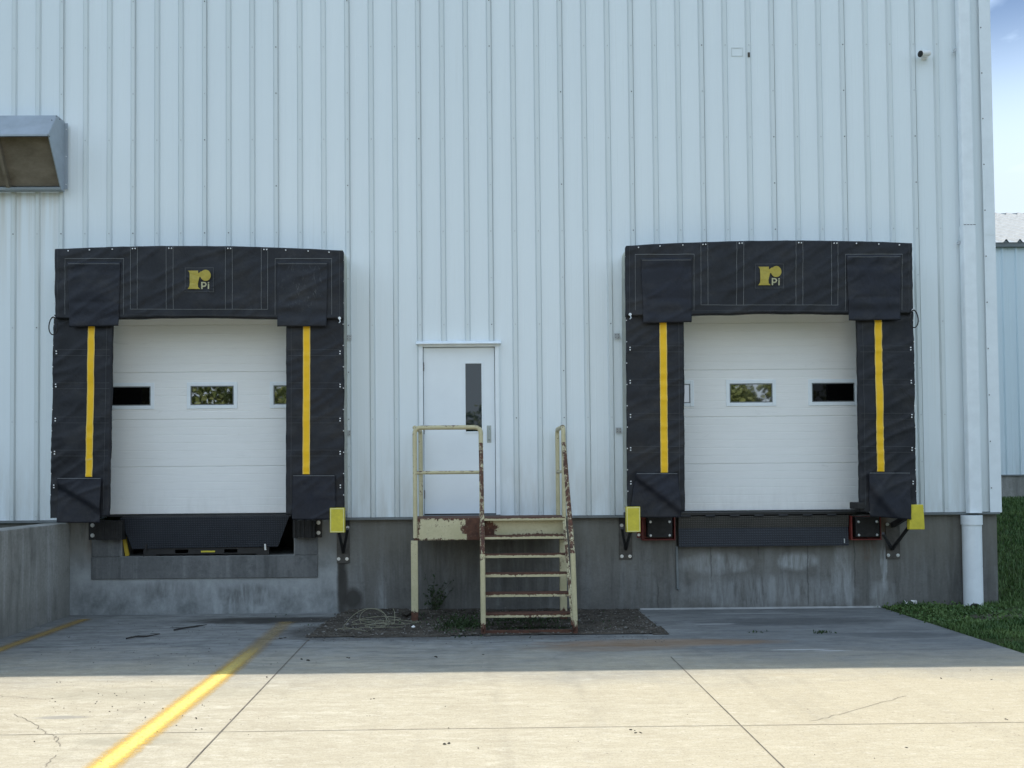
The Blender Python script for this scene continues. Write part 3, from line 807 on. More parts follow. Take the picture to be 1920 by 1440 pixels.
    for i, side in enumerate('LR'):
        tl, tr, br, bl = P['flap'+side]
        def pleat(x, z): return .0035*math.sin(z*34.)*(1 if math.sin(z*7.3) > -.4 else .2)
        c = Cloth(YF-.062, .8, pleat); c.sheet(tl, tr, br, bl, 30, 44, skirt=.005)
        c.strip((tl[0]+2, tl[1]+4), (tr[0]-2, tr[1]+4), .7, 1)
        c.mb.build('corner_flap', [P.get('flapmat'+side, 'flap_vinyl'), 'stitch'], root, P.get('flaplabel'+side), smooth=True)
    # bungee cords at the head corners
    for (px, py), kind in P['cords']:
        x, z = W(px, py, YF-.06); b = MB(); y = YF-.07
        b.tube([(x, y, z), (x, y-.012, z)], .018, 12, 1)
        if kind:
            s_ = kind; pts = [(x+s_*.06*math.sin(t)*(.6+.4*math.sin(t/2)), y-.02, z-.11+.11*math.cos(t)) for t in [i*2*math.pi/20 for i in range(21)]]
            b.tube(pts, .007, 6, 0)
        else:
            b.tube([(x, y-.012, z), (x+.01, y-.02, z-.045), (x-.006, y-.02, z-.06)], .006, 6, 1)
        b.build('cord', ['black_rubber', 'zinc_bolt'], root)
    for (px, py) in P['brackets']:
        x, z = W(px, py, -.055); b = MB(); b.box(x-.035, x+.035, -.058, -.051, z-.035, z+.035)
        for q in ((-.018, .016), (.018, .016), (-.018, -.016), (.018, -.016)): b.tube([(x+q[0], -.058, z+q[1]), (x+q[0], -.064, z+q[1])], .006, 6, 1)
        b.build('bracket', ['galvanised', 'screw_dark'], root)
    return root

shelter(dict(label='black dock shelter with yellow guide stripes around the dock door nearest the concrete wing wall', dx=0, dy=0, oy=0, arch=.048,
    head=((103, 467), (643, 470), (643, 597), (103, 597)),
    L=((101, 590), (211, 590), (204, 968), (94, 972)), R=((537, 590), (644, 590), (645, 966), (536, 966)),
    stripeL=((166, 178.5), (161, 174), 612, 894), stripeR=((569, 582), (568, 581), 612, 889),
    botL=((110, 896), (191, 896), (188, 980), (106, 980)), botR=((549, 891), (628, 891), (630, 974), (547, 974)),
    foldL=((118, 916), (188, 958), 1), foldR=None,
    flapL=((126, 491), (226, 491), (222, 611), (130, 613)), flapR=((519, 491), (615, 491), (612, 612), (520, 612)), flapmatR='scuffed_vinyl', flaplabelR='scuffed corner flap with grey scrape marks',
    logo=(347, 502), cords=(((102, 595), -1), ((637, 597), 0)), brackets=((654, 633), (653, 812))))
shelter(dict(label='black dock shelter with yellow guide stripes around the dock door by the white downspout', dx=1069, dy=-8, oy=-7, arch=.048,
    head=((1174, 461), (1710, 456), (1712, 587), (1174, 592)),
    L=((1174, 584), (1282, 584), (1284, 958), (1177, 966)), R=((1607, 584), (1712, 584), (1719, 960), (1613, 960)),
    stripeL=((1236, 1249.5), (1239, 1252), 606, 886), stripeR=((1638.5, 1652), (1644, 1657), 600, 884),
    botL=((1192, 887), (1270, 887), (1277, 970), (1180, 970)), botR=((1627, 886), (1706, 886), (1707, 974), (1631, 968)),
    foldL=((1186, 892), (1275, 960), 1), foldR=((1627, 914), (1676, 970), 1),
    flapL=((1202, 484), (1297, 484), (1297, 604), (1206, 606)), flapR=((1587, 478), (1689, 478), (1688, 600), (1592, 601)),
    logo=(1415, 495), cords=(((1181, 590), 0), ((1711, 582), 1)), brackets=((1157, 630), (1160, 807))))

# ------------------------------------------------------------------ dock levelers
lv = thing('dock_leveler', 'dark tapered checker-plate dock leveler lip hanging in a concrete pit', 'dock leveler', (W(390, 1042)[0], 0, pz))
yl = -.06
P4 = [W(*p, yl) for p in ((226, 971), (543, 967), (520, 1025), (246, 1030))]
b = MB(); top = [(P4[0][0], yl-.02, P4[0][1]), (P4[1][0], yl-.02, P4[1][1])]; bot = [(P4[2][0], yl+.04, P4[2][1]), (P4[3][0], yl+.04, P4[3][1])]
fr = [top[0], bot[1], bot[0], top[1]]; bk = [(p[0], p[1]+.02, p[2]) for p in fr]
b.face(fr); b.face(bk[::-1])
for i in range(4): b.face([fr[i], bk[i], bk[(i+1) % 4], fr[(i+1) % 4]])
b.build('lip', 'plate_blue', lv)
b = MB(); zz0 = WZ(390, 969, yl)
b.box(pL+.01, pR-.01, -.03, 1.2, zz0, zz0+.02)
b.tube([(pL+.03, -.045, zz0-.002), (pR-.03, -.045, zz0-.002)], .016, 10)
b.build('deck', 'black_steel', lv)
b = MB(); bx0, bx1 = WX(270, 1035, .02), WX(505, 1035, .02); bz0, bz1 = pz+.004, WZ(390, 1027, .02)
sl = [(WX(329, 1034, .02), WX(354, 1034, .02)), (WX(421, 1034, .02), WX(446, 1034, .02))]; m0, m1 = bz0+.03, bz1-.018
xs = [bx0, sl[0][0], sl[0][1], sl[1][0], sl[1][1], bx1]
b.box(bx0, bx1, .0, .05, m1, bz1).box(bx0, bx1, .0, .05, bz0+.018, m0)
for i in (0, 2, 4): b.box(xs[i], xs[i+1], .0, .05, m0, m1)
b.box(bx0, bx0+.16, .0, .05, bz0, bz0+.018).box(bx1-.16, bx1, .0, .05, bz0, bz0+.018)
b.build('lip_keeper', 'black_steel', lv)
b = MB(); lx, lz = W(390, 1034, .0); b.box(lx-.09, lx+.09, -.004, -.0005, lz-.01, lz+.01).build('warning_label', 'marker_yellow', lv)
for px in (273, 498):
    x, z = W(px, 1024, -.02); b = MB(); b.bar((x, -.02, z-.05), (x+(.02 if px < 300 else -.005), -.02, z+.03), .022, .03, 0, (0, 1, 0)); b.build('lip_support', 'zinc_bolt' if px > 400 else 'black_steel', lv)
xa, za = W(233, 1007, .05); xb, zb_ = W(239, 1040, .05); b = MB(); b.bar((xa, .05, za), (xb, .05, pz+.005), .05, .02, 0, (0, 1, 0)); b.build('maintenance_strut', 'strut_yellow', lv)

lv2 = thing('dock_leveler', 'dark rectangular checker-plate lip hanging on the bare foundation face', 'dock leveler', (W(1430, 1025)[0], 0, WZ(1430, 1025)))
x0, x1 = WX(1272, 990, -.1), WX(1590, 990, -.1); z1_, z0_ = WZ(1430, 967, -.1), WZ(1430, 1024, -.1); zm = z1_-.15
b = MB()
b.prism([(-.13, z1_), (-.10, zm), (-.085, zm), (-.115, z1_)], x0, x1, 'x')
b.build('upper_lip', 'plate_dust', lv2)
b = MB(); b.prism([(-.101, zm-.002), (-.115, z0_), (-.09, z0_), (-.083, zm-.002)], x0, x1, 'x'); b.build('lower_lip', 'plate_blue', lv2)
b = MB(); b.box(x0-.06, x1+.1, -.12, .3, z1_+.012, z1_+.05).build('deck', 'black_steel', lv2, bevel=.004)
for i in range(7):
    t0 = x0+(x1-x0)*(i+.1)/7; b = MB(); b.tube([(t0, -.125, z1_+.004), (t0+(x1-x0)*.055, -.125, z1_+.004)], .016, 10); b.build('lip_hinge', 'black_steel', lv2)
b = MB(); b.box(WX(1605, 950, -.5), WX(1622, 950, -.5), -.52, -.30, WZ(1610, 955, -.5), WZ(1610, 942, -.5)).build('rubber_block', 'black_rubber', lv2, bevel=.012)
b = MB(); hx, hz = W(1583, 1014, -.12); b.box(hx-.004, hx+.004, -.128, -.115, hz-.03, hz+.03).build('latch_pin', 'zinc_bolt', lv2)
b = MB(); b.box(WX(1268, 990), x0-.004, -.075, -.001, WZ(1268, 1024), z1_+.01).build('mounting_channel', 'black_steel', lv2)
b = MB(); b.box(x1+.004, x1+.03, -.075, -.001, zm, z1_+.01).build('mounting_channel', 'black_steel', lv2)
x, z = W(1268, 1024); x2, z2 = W(1270, 1104)
b = MB(); b.bar((x, -.02, z), (x2, -.02, z2), .028, .03, 0, (0, 1, 0)); b.tube([(x2, -.04, z2), (x2+.02, -.04, z2)], .012, 8)
tag(b.build('drop_rod', 'dark_flashing'), 'thin grey steel rod hanging down the foundation under the dock lip', 'rod')

# ------------------------------------------------------------------ bumpers
def lam_bumper(px0, px1, py0, py1, bolts, label):
    xa, xb = WX(px0, 990, -.13), WX(px1, 990, -.13); za, zb = WZ((px0+px1)/2, py1, -.13), WZ((px0+px1)/2, py0, -.13)
    root = thing('dock_bumper', label, 'bumper', ((xa+xb)/2, 0, za), 'rubber dock bumpers under the dock doors')
    left = bolts[0][0] < (px0+px1)/2
    pa, pb = (xa, xa+.10) if left else (xb-.10, xb)
    ra, rb = (xa+.08, xb) if left else (xa, xb-.08)
    b = MB(); n = 15
    for i in range(n):                                              # plies of cut tyre
        u = ra+(rb-ra)*i/n; j = random.uniform(-.006, .006)
        b.box(u+.001, u+(rb-ra)/n-.001, -.14+j, -.012, za+random.uniform(0, .008), zb-random.uniform(0, .008))
    b.build('rubber_pack', 'black_rubber', root)
    pe = WX(px0 if left else px1, 990, -.012); pa, pb = (pe-.012, ra+.02) if left else (rb-.02, pe+.012)
    b = MB(); b.box(pa, pb, -.012, -.0005, za, zb).build('angle_plate', 'black_steel', root)
    for p in bolts: bx_, bz_ = W(p[0], p[1], -.02); bolt(root, bx_, -.0125, bz_, .026)
lam_bumper(168, 230, 976, 1013, ((173, 985), (173, 1004)), 'laminated black rubber bumper beside the wing wall corner')
lam_bumper(549, 602, 975, 1009, ((597, 980), (597, 999)), 'laminated black rubber bumper beside the pit and the yellow marker')
def mould_bumper(px0, px1, py0, py1, label, open_left):
    yb = -.12; xa, xb = WX(px0, 990, yb), WX(px1, 990, yb); za, zb = WZ(px0, py1, yb), WZ(px0, py0, yb)+.03
    root = thing('dock_bumper', label, 'bumper', ((xa+xb)/2, 0, za), 'rubber dock bumpers under the dock doors')
    b = MB(); b.box(xa+.005, xb-.005, -.14, -.02, za+.005, zb-.005).build('rubber_face', 'black_rubber', root, bevel=.01)
    b = MB(); e = .012; gp = .055
    if open_left: b.box(xa-gp, xa-gp+e, -.145, -.001, za-.03, zb+.01).box(xb+.02, xb+.02+e, -.10, -.001, za-.03, zb+.01)
    else: b.box(xa-gp, xa-gp+e, -.10, -.001, za-.03, zb+.01).box(xb+.022, xb+.022+e, -.12, -.001, za-.03, zb+.01)
    b.box(xa-gp+e, xb+.02, -.10 if not open_left else -.145, -.0005, za-.03, za-.03+e)
    b.box(xa-gp+e, xb+.02, -.018, -.001, za-.017, zb)
    b.build('steel_frame', 'red_steel', root, bevel=.002)
    for px, py in ((.13, .14), (.87, .14), (.13, .86), (.87, .86)):
        x, z = xa+(xb-xa)*px, za+(zb-.035-za)*py; bb = MB(); bb.tube([(x, -.139, z), (x, -.15, z)], [.018, .011], 12); bb.build('bolt', 'zinc_bolt', root)
    return root
rb_ = mould_bumper(1213, 1261, 973, 1009, 'square black bumper in a thin rusty red frame beside the yellow marker', False)
bx_, bz_ = W(1198, 1003, -.02); b = MB(); b.box(WX(1194, 1003), WX(1206, 1003), -.012, -.001, WZ(1200, 1008), WZ(1200, 976)); b.build('frame_lug', 'red_steel', rb_); bolt(rb_, bx_, -.0125, bz_, .02)
mould_bumper(1603, 1649, 973, 1008, 'square black bumper in a deep open bright red frame at the lip end', True)

# ------------------------------------------------------------------ yellow end markers
def marker(pad, plate, vee, arm_from, bolts, label, ydp=-.5, notch=False, dark=0):
    px0, px1, py0, py1 = pad
    ax, az = W(plate[0], plate[3]); bx, bz = W(plate[1], plate[2])
    root = thing('dock_marker', label, 'dock marker', ((ax+bx)/2, 0, az), 'yellow block markers on black wall brackets')
    b = MB(); b.box(ax, bx, -.014, -.0005, az, bz if dark == 0 else bz-dark).build('wall_plate', 'plate_brown', root, bevel=.002)
    if dark: b = MB(); b.box(ax, bx, -.0145, -.0005, bz-dark, bz).build('upper_plate', 'black_steel', root)
    xa, za = W(px0, py1, ydp); xb, zb = W(px1, py0, ydp)
    b = MB()
    if notch: b.prism([(xa, za), (xb, za), (xb-.006, za+.2), (xb-.012, zb), (xa+.02, zb), (xa+.02, zb-.14), (xa, zb-.14)], ydp-.005, ydp+.07, 'y')
    else: b.box(xa, xb, ydp-.005, ydp+.07, za, zb)
    blk = b.build('pad', 'marker_yellow', root, bevel=.008)
    if not notch:
        b = MB(); e = .01; y0_, y1_ = ydp-.0075, ydp-.0052
        b.box(xa+.006, xa+.006+e, y0_, y1_, za+.006, zb-.006).box(xb-.006-e, xb-.006, y0_, y1_, za+.006, zb-.006).box(xa+.006+e, xb-.006-e, y0_, y1_, zb-.006-e, zb-.006).box(xa+.006+e, xb-.006-e, y0_, y1_, za+.006, za+.006+e)
        b.build('pad_edge', 'marker_edge', blk)
    b = MB(); b.box(xa+.012, xb-.004, ydp+.07, ydp+.1, za+.01, zb-.01).build('pad_backing', 'black_steel', root)
    vx, vz = W(*vee, -.02)
    b = MB()
    for (sx_, sy_) in arm_from:
        tx_, tz_ = W(sx_, sy_, ydp+.1); b.bar((vx, -.014, vz), (tx_, ydp+.09, tz_), .03, .03)
    # straight top arm back to the wall
    tx_, tz_ = (xa+xb)/2, (za+zb)/2+.05
    b.bar((tx_, ydp+.09, tz_), ((ax+bx)/2, -.014, min(tz_, bz-.03)), .05, .06)
    b.build('arm', 'black_steel', root)
    for p in bolts: bx_, bz_ = W(p[0], p[1], -.014); bolt(root, bx_, -.0145, bz_, .022)
marker((618.5, 646, 952, 999), (632, 655.5, 962, 1056), (643.5, 1036), ((636, 999), (652, 992)), ((652, 989), (635, 1048), (650.5, 1048)), 'yellow block marker at the corner of the dock beside the stairs side', dark=.2)
marker((1174.5, 1200.5, 950, 998), (1161, 1184.5, 960, 1049), (1173.5, 1030), ((1166, 990), (1182, 996)), ((1165.5, 985), (1166, 1043), (1181, 1043)), 'yellow block marker between the stairs and the red-framed bumper', ydp=-.6, dark=.16)
marker((1705.5, 1733, 946, 993), (1661, 1686, 980, 1048), (1673, 1030), ((1712, 976), (1655, 1000)), ((1663.5, 983), (1680, 983), (1665.5, 1041), (1683.5, 1041)), 'bent yellow block marker next to the white downspout', notch=True)

# ------------------------------------------------------------------ stairs
YS, YE = -.80, -1.75
st = thing('metal_stairs', 'rusty pale yellow steel stairs with a landing and pipe railings at the white door', 'stairs', (W(920, 1150)[0], YS, 0))
xl, zl = W(776, 972, YS); xr = WX(1062, 972, YS); zbm = WZ(840, 1011, YS); xm = WX(903, 990, YS)
LT = zl
b = MB()
b.box(xl, xr, YS+.05, -.09, LT-.02, LT-.004)
b.build('landing', 'tread_paint', st)
b = MB()                                            # channel beams round the landing
b.box(xl, xm-.012, YS-.006, YS+.006, zbm, LT).box(xl, xm-.012, YS+.006, YS+.06, LT-.0195, LT-.0005).box(xl, xm-.012, YS-.02, YS+.06, zbm-.01, zbm-.001)
b.build('front_beam', 'beam_paint', st, bevel=.002)
b = MB(); b.box(xm, xr-.02, YS+.03, YS+.042, zbm+.04, LT-.022).build('header_beam', 'beam_paint', st)
b = MB(); b.box(xl+.001, xl+.012, YS+.065, -.09, zbm, LT-.022).build('side_beam', 'beam_paint', st)
b = MB(); b.box(xr-.012, xr, YS+.065, -.09, zbm, LT-.022).build('side_beam', 'beam_paint', st)
b = MB(); b.box(xm, xr-.02, YS-.05, YS+.05, LT-.035, LT+.002).build('nosing', 'tread_paint', st, bevel=.003)
for px, py in ((777.5, 1160), (1056, 1158)):
    x = WX(px, py-70, YS); b = MB()
    b.box(x-.04, x+.04, YS-.03, YS-.022, 0, zbm-.011).box(x-.04, x-.032, YS-.022, YS+.05, 0, zbm-.011).box(x+.032, x+.04, YS-.022, YS+.05, 0, zbm-.011)
    b.build('leg', 'rail_paint', st, bevel=.002)
xs0 = xm; xs1r = WX(1079, 1180, YE); xs1 = WX(1062, 985, YS)
rise = LT/6; run = (YE-YS)/6
for k in range(1, 7):
    y = YS+run*k; z = LT-rise*k+(.03 if k == 6 else 0); t = k/6
    xa = xm+.02; xb = xs1+(xs1r-xs1)*t-.035
    b = MB()
    if k == 6:
        b.bar((xa, y+.02, z-.005), (xb, y+.02, z-.005), .03, .04)
    else:
        b.box(xa, xb, y-.02, y+.15, z-.006, z).box(xa, xb, y-.024, y-.02, z-.04, z).box(xa, xb, y+.146, y+.15, z-.04, z-.006)
    b.build('tread', 'tread_paint' if k in (1, 2, 3) else 'rust_tread', st)
def pipe(name, pts, mat, r=.027, n=12):
    """pipe with rounded bends"""
    P_ = [Vector(p) for p in pts]; out = [P_[0]]
    for a, c, d in zip(P_, P_[1:], P_[2:]):
        u, v = (a-c).normalized(), (d-c).normalized(); q = min(.075, (a-c).length*.4, (d-c).length*.4)
        for i in range(6):
            t = i/5; out.append((c+u*q)*(1-t)**2+c*2*t*(1-t)+(c+v*q)*t**2)
    out.append(P_[-1])
    mb = MB(); mb.tube(out, r, n)
    return mb.build(name, mat, st, smooth='auto')
# stringers: flat channels down the slope
for x0_, x1_, ml in ((xm+.004, xm+.006, 'stringer_paint'), (xs1-.02, xs1r-.02, 'stringer_paint')):
    b = MB(); b.bar((x0_, YS-.0, LT-.07), (x1_, YE-.02, .03), .012, .15)
    b.bar((x0_+.012*(1 if x0_ < .5 else -1), YS-.0, LT-.0), (x1_+.012*(1 if x0_ < .5 else -1), YE-.02, .10), .03, .01)
    b.build('stringer', ml, st)
zr = WZ(840, 801.5, YS); zmid = WZ(840, 886, YS)
xpl = WX(778, 880, YS); xrear = WX(789, 890, -.11)
zq = WZ(1058, 838, YS)
# left: front post up, along the landing front and down the stair handrail
pipe('handrail', [(xpl, YS, zbm+.02), (xpl, YS, zr), (xm, YS, zr), (xm, YS, zq+.02)], 'rail_paint')
pipe('handrail', [(xm, YS, zq+.04), (xm, YS-.03, zq+.03), (xm+.003, YE, .86)], 'rail_rusty')
pipe('newel_post', [(xm+.003, YE, .88), (xm+.004, YE, .0)], 'rail_paint', .029)
pipe('post', [(xm, YS, zq+.02), (xm, YS, zbm)], 'rail_rusty', .024)
pipe('mid_rail', [(xpl+.02, YS, zmid), (xm-.02, YS, zmid)], 'rail_paint', .021)
pipe('side_rail', [(xrear, -.11, LT-.03), (xrear, -.11, zr-.0), (xpl+.0, YS+.01, zr-.0)], 'rail_paint')
pipe('side_mid_rail', [(xrear, -.13, zmid), (xpl, YS+.02, zmid)], 'rail_paint', .02)
xpr = WX(1056.5, 830, YS); xrr = WX(1045.5, 880, -.11)
pipe('side_rail', [(xrr, -.11, LT-.03), (xrr, -.11, zr), (xpr, YS, zr), (xpr, YS, zq+.02)], 'rail_paint')
pipe('handrail', [(xpr, YS, zq+.04), (xpr+.001, YS-.03, zq+.03), (WX(1074, 1040, YE), YE, .86)], 'rail_rusty')
pipe('post', [(xpr, YS+.01, zr-.05), (xpr, YS+.01, LT-.05)], 'rail_paint', .024)
pipe('side_mid_rail', [(xrr, -.13, zmid), (xpr, YS+.02, zmid)], 'rail_paint', .02)
pipe('newel_post', [(WX(1074, 1040, YE), YE, .88), (WX(1079, 1185, YE), YE, 0)], 'rail_paint', .029)

# ------------------------------------------------------------------ downspout
ds = thing('downspout', 'white square metal downspout dropping into a wide white plastic pipe at the building corner', 'downspout', (WX(1822, 1137), -.12, 0))
zj = WZ(1800, 428); zl_ = WZ(1820, 952)
xu = (WX(1796, 0), WX(1800, 428), WX(1821, 945))
xU = sum(xu)/3
def rr(cx, cy, hx, hy, r=.02):
    return [(cx+sx_*(hx-r)+r*math.cos(a), cy+sy_*(hy-r)+r*math.sin(a)) for sx_, sy_, a0 in ((1, 1, 0), (-1, 1, 90), (-1, -1, 180), (1, -1, 270)) for a in (R(a0), R(a0+45), R(a0+90))]
b = MB(); b.prism(rr(xU, -.115, .084, .055), zl_-.06, zj, 'z').build('pipe', 'pipe_white', ds, bevel=0)
b = MB(); b.prism(rr(xU, -.115, .078, .05), zj+.002, TOP, 'z')
for i in range(4): b.box(xU-.075+i*.04, xU-.045+i*.04, -.172, -.16, zj-.004, zj+.004, 1)
b.build('upper_pipe', ['pipe_white', 'screw_dark'], ds)
for z_ in (WZ(1800, 458), WZ(1785, 100)):
    b = MB(); b.box(xU-.105, xU-.088, -.1, -.05, z_-.02, z_+.02).build('strap', 'screw_head', ds)
xp = WX(1822.5, 1050, -.12); zc = WZ(1822, 982, -.12); zcT = WZ(1822, 966, -.12)
b = MB(); b.tube([(xp, -.13, .0), (xp, -.13, zc)], .115, 32).build('drain_pipe', 'pvc_white', ds, smooth='auto')
b = MB(); b.tube([(xp, -.13, zc-.01), (xp, -.13, zcT)], .126, 32).build('coupling', 'pvc_white', ds, smooth='auto')
b = MB(); pts = [(xp-.05+.07*math.cos(t), -.26, .0+.06*math.sin(t)) for t in [math.pi*i/10 for i in range(11)]]; b.tube(pts, .016, 8).build('drain_hose', 'black_rubber', ds, smooth='auto')

# ------------------------------------------------------------------ security camera
cx_, cz_ = W(1734, 101, -.1)
sc = thing('security_camera', 'small white bullet security camera high on the siding', 'camera', (cx_, -.03, cz_))
ax_ = Vector((-.9, -.33, -.2)).normalized(); p0 = Vector((cx_+.03, -.10, cz_+.005))
b = MB(); b.tube([p0-ax_*.03, p0+ax_*.115], [.036, .043], 24).build('body', 'camera_white', sc, smooth='auto')
b = MB(); b.tube([p0+ax_*.1155, p0+ax_*.121], .040, 24).build('lens', 'black_gloss', sc, smooth='auto')
b = MB(); b.tube([(cx_+.03, -.021, cz_-.005), (cx_+.03, -.05, cz_-.005)], .045, 20).tube([(cx_+.03, -.05, cz_-.005), tuple(p0-ax_*.01)], .02, 12).build('bracket', 'camera_white', sc, smooth='auto')

# ------------------------------------------------------------------ exhaust hood
hx1 = WX(125, 290); hx0 = WX(-95, 290)
zA, zB_, zC = WZ(125, 232), WZ(125, 279), WZ(125, 362)
eh = thing('exhaust_hood', 'grey sheet metal exhaust hood with a grimy slanted opening high on the siding', 'vent hood', ((hx0+hx1)/2, 0, zC))
prf = [(-.055, zA), (-.27, zA), (-.50, zB_), (-.15, zC), (-.055, zC)]
b = MB(); t = .012
for xa, xb in ((hx0, hx0+t), (hx1-t, hx1)): b.prism(prf, xa, xb, 'x')
b.prism([(-.055, zA+.001), (-.27, zA+.001), (-.503, zB_), (-.503, zB_-.022), (-.49, zB_-.022), (-.49, zB_), (-.264, zA-.012), (-.055, zA-.012)], hx0+t, hx1-t, 'x')
b.prism([(-.055, zC-.001), (-.155, zC-.001), (-.165, zC+.025), (-.155, zC+.03), (-.14, zC+.014), (-.055, zC+.014)], hx0+t, hx1-t, 'x')
for p in ((-.30, zA-.02), (-.42, zA-.12), (-.2, zA-.02), (-.48, zB_-.02)): b.tube([(hx1, p[0], p[1]), (hx1+.006, p[0], p[1])], .009, 8, 1)
b.build('hood', ['hood_metal', 'screw_dark'], eh)
b = MB(); b.prism([(-.40, zB_+.005), (-.385, zB_+.005), (-.09, zC+.06), (-.105, zC+.06)], hx0+t, hx1-t, 'x'); b.build('filter_screen', 'hood_filter', eh)
b = MB(); mx = WX(5, 300, -.3)
b.prism([(-.475, zB_-.005), (-.40, zB_+.003), (-.105, zC+.055), (-.17, zC+.02)], mx-.02, mx+.02, 'x').build('divider', 'hood_filter', eh)
b = MB(); b.box(hx1, hx1+.04, -.066, -.056, zC+.03, zA-.02)
for z_ in (zA-.1, (zA+zC)/2, zC+.09): b.tube([(hx1+.025, -.066, z_), (hx1+.025, -.072, z_)], .008, 8, 1)
b.build('flange', ['hood_metal', 'zinc_bolt'], eh)

# ------------------------------------------------------------------ ground, pavement, wing wall
xw = (WX(135, 1158)+G(0, 1197)[0])/2                 # inner face of the wing wall
xe0, xe1 = WX(1650, 1143), G(1920, 1225)[0]; xe = (xe0+xe1)/2
def gz(x, y):
    if x < xw-.12: return 1.12
    z = -.03
    if x > xe-.3:
        z = -.03+.045*min(1, (x-xe+.3)/.5)
        t = max(0, min(1, (y+.8)/8.5)); t2 = max(0, min(1, (x-6.3)/1.6))
        z += 1.12*(t*t*(3-2*t))*(.25+.75*t2)+.02*mnoise.noise(Vector((x*1.3, y*1.3, 0)))
    return z
xsn = [-400, -120, -40, -18, xw-.14, xw-.12, -2, 2, xe-.3]+[xe-.3+.12*i for i in range(1, 50)]+[14, 20, 40, 120, 400]
ysn = [-400, -120, -60, -30, -18, -10, -7]+[-6+.25*i for i in range(60)]+[9.5, 12, 20, 26, 60, 150, 400]
b = MB()
for y in ysn:
    for x in xsn: b.v.append((x, y, gz(x, y)))
w_ = len(xsn)
for j in range(len(ysn)-1):
    for i in range(w_-1): b.f.append((j*w_+i, j*w_+i+1, (j+1)*w_+i+1, (j+1)*w_+i)); b.mi.append(0)
g = b.build('ground', 'ground_grass', kind='structure', smooth=True); g['label'] = 'grassy ground around the yard and up the bank'
# pavement: slab with a ragged grass edge, stops at the wall
b = MB(); N = 60
edge = [(xe+.012*mnoise.noise(Vector((0, -i*.7, 4)))+.0, -30*i/N) for i in range(N+1)]
poly = [(xw-.1, -.0), (xw-.1, -30)]+[(x, y) for x, y in reversed(edge)]
b.prism(poly, -.14, 0, 'z')
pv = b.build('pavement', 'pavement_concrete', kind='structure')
def strip_on_ground(name, pts, w, z, mat, uv=False):
    b = MB(); P_ = [Vector(p) for p in pts]
    for i, (p, q) in enumerate(zip(P_, P_[1:])):
        t = (q-p).normalized(); nn = Vector((-t.y, t.x))*w/2
        fi = b.face([(*(p-nn), z), (*(q-nn), z), (*(q+nn), z), (*(p+nn), z)][::-1])
        if uv: b.uv[fi] = [(1, i), (1, i+1), (0, i+1), (0, i)]
    o = b.build(name, mat, kind='structure'); return o
def ext(p, q, k):
    p, q = Vector(p), Vector(q); return tuple(q+(q-p)*k)
ya, yb_ = G(538, 1166), G(190, 1440)
mid1, mid2 = G(490, 1204), G(437, 1250)
strip_on_ground('painted_line', [ya, mid2, yb_, ext(ya, yb_, .6)], .27, .004, 'line_paint', True)
la, lb = G(160, 1161), G(0, 1218)
strip_on_ground('painted_line', [la, lb, ext(la, lb, 1.5)], .24, .004, 'line_paint_worn', True)
ja, jb = G(612, 1164), G(350, 1440); strip_on_ground('pavement_joint', [ja, jb, ext(ja, jb, .8)], .010, .003, 'joint_dark')
ja, jb = G(1255, 1190), G(1470, 1440); strip_on_ground('pavement_joint', [G(1258, 1232), jb, ext(ja, jb, .8)], .010, .003, 'joint_dark')
yc = G(900, 1366)[1]; strip_on_ground('pavement_joint', [(xw, yc-.05), (0, yc), (xe, yc-.0)], .006, .0025, 'joint_dark')
yc2 = G(1700, 1327)[1]
def crack(pxs, w=.008):
    pts = [G(*p) for p in pxs]; out = []
    for p, q in zip(pts, pts[1:]):
        for i in range(8):
            t = i/8; out.append((p[0]+(q[0]-p[0])*t+random.uniform(-.012, .012), p[1]+(q[1]-p[1])*t+random.uniform(-.02, .02)))
    out.append(pts[-1]); strip_on_ground('pavement_crack', out, w*.8, .0028, 'crack_dark')
crack([(25, 1340), (60, 1355), (85, 1372), (105, 1380), (112, 1400)], .006); crack([(105, 1415), (85, 1438)], .005)
crack([(1517, 1353), (1580, 1338), (1700, 1305)], .005)
crack([(0, 1305), (80, 1312), (150, 1304)], .004)

b = MB(); yw0 = -.0; zw = ZB-.035
b.box(xw-.3, xw, -14, -.001, -.3, zw)
for y in (-3.6, -7.2, -10.8): pass
ww = b.build('wing_wall', 'wing_concrete', bevel=.012); tag(ww, 'stained grey concrete wing wall running forward from the dock', 'wall')

# gravel bed under the stairs
bed = [G(572, 1196), G(605, 1172), G(630, 1153), G(660, 1147), G(1200, 1146), G(1255, 1190), G(900, 1193), G(700, 1196)]
bx = [p[0] for p in bed]; by = [p[1] for p in bed]
def inside(x, y, P=bed):
    c_ = False; j = len(P)-1
    for i in range(len(P)):
        if (P[i][1] > y) != (P[j][1] > y) and x < (P[j][0]-P[i][0])*(y-P[i][1])/(P[j][1]-P[i][1])+P[i][0]: c_ = not c_
        j = i
    return c_
b = MB(); nx_, ny_ = 110, 40; idx = {}
X0, X1, Y0, Y1 = min(bx), max(bx), min(by), -.002
for j in range(ny_+1):
    for i in range(nx_+1):
        x = X0+(X1-X0)*i/nx_; y = Y0+(Y1-Y0)*j/ny_
        xx_ = x+.05*mnoise.noise(Vector((x*4, y*4, 1))); 
        e_ = inside(xx_, y+.035*mnoise.noise(Vector((x*3, y*3, 6)))+.02)
        if e_:
            idx[(i, j)] = len(b.v); b.v.append((x, y, .004+min(1, (y-Y0)/.12)*(.010+.018*abs(mnoise.noise(Vector((x*5, y*5, 3))))+.008*mnoise.noise(Vector((x*19, y*19, 3)))+.03*max(0, 1-abs(y)/.3))))
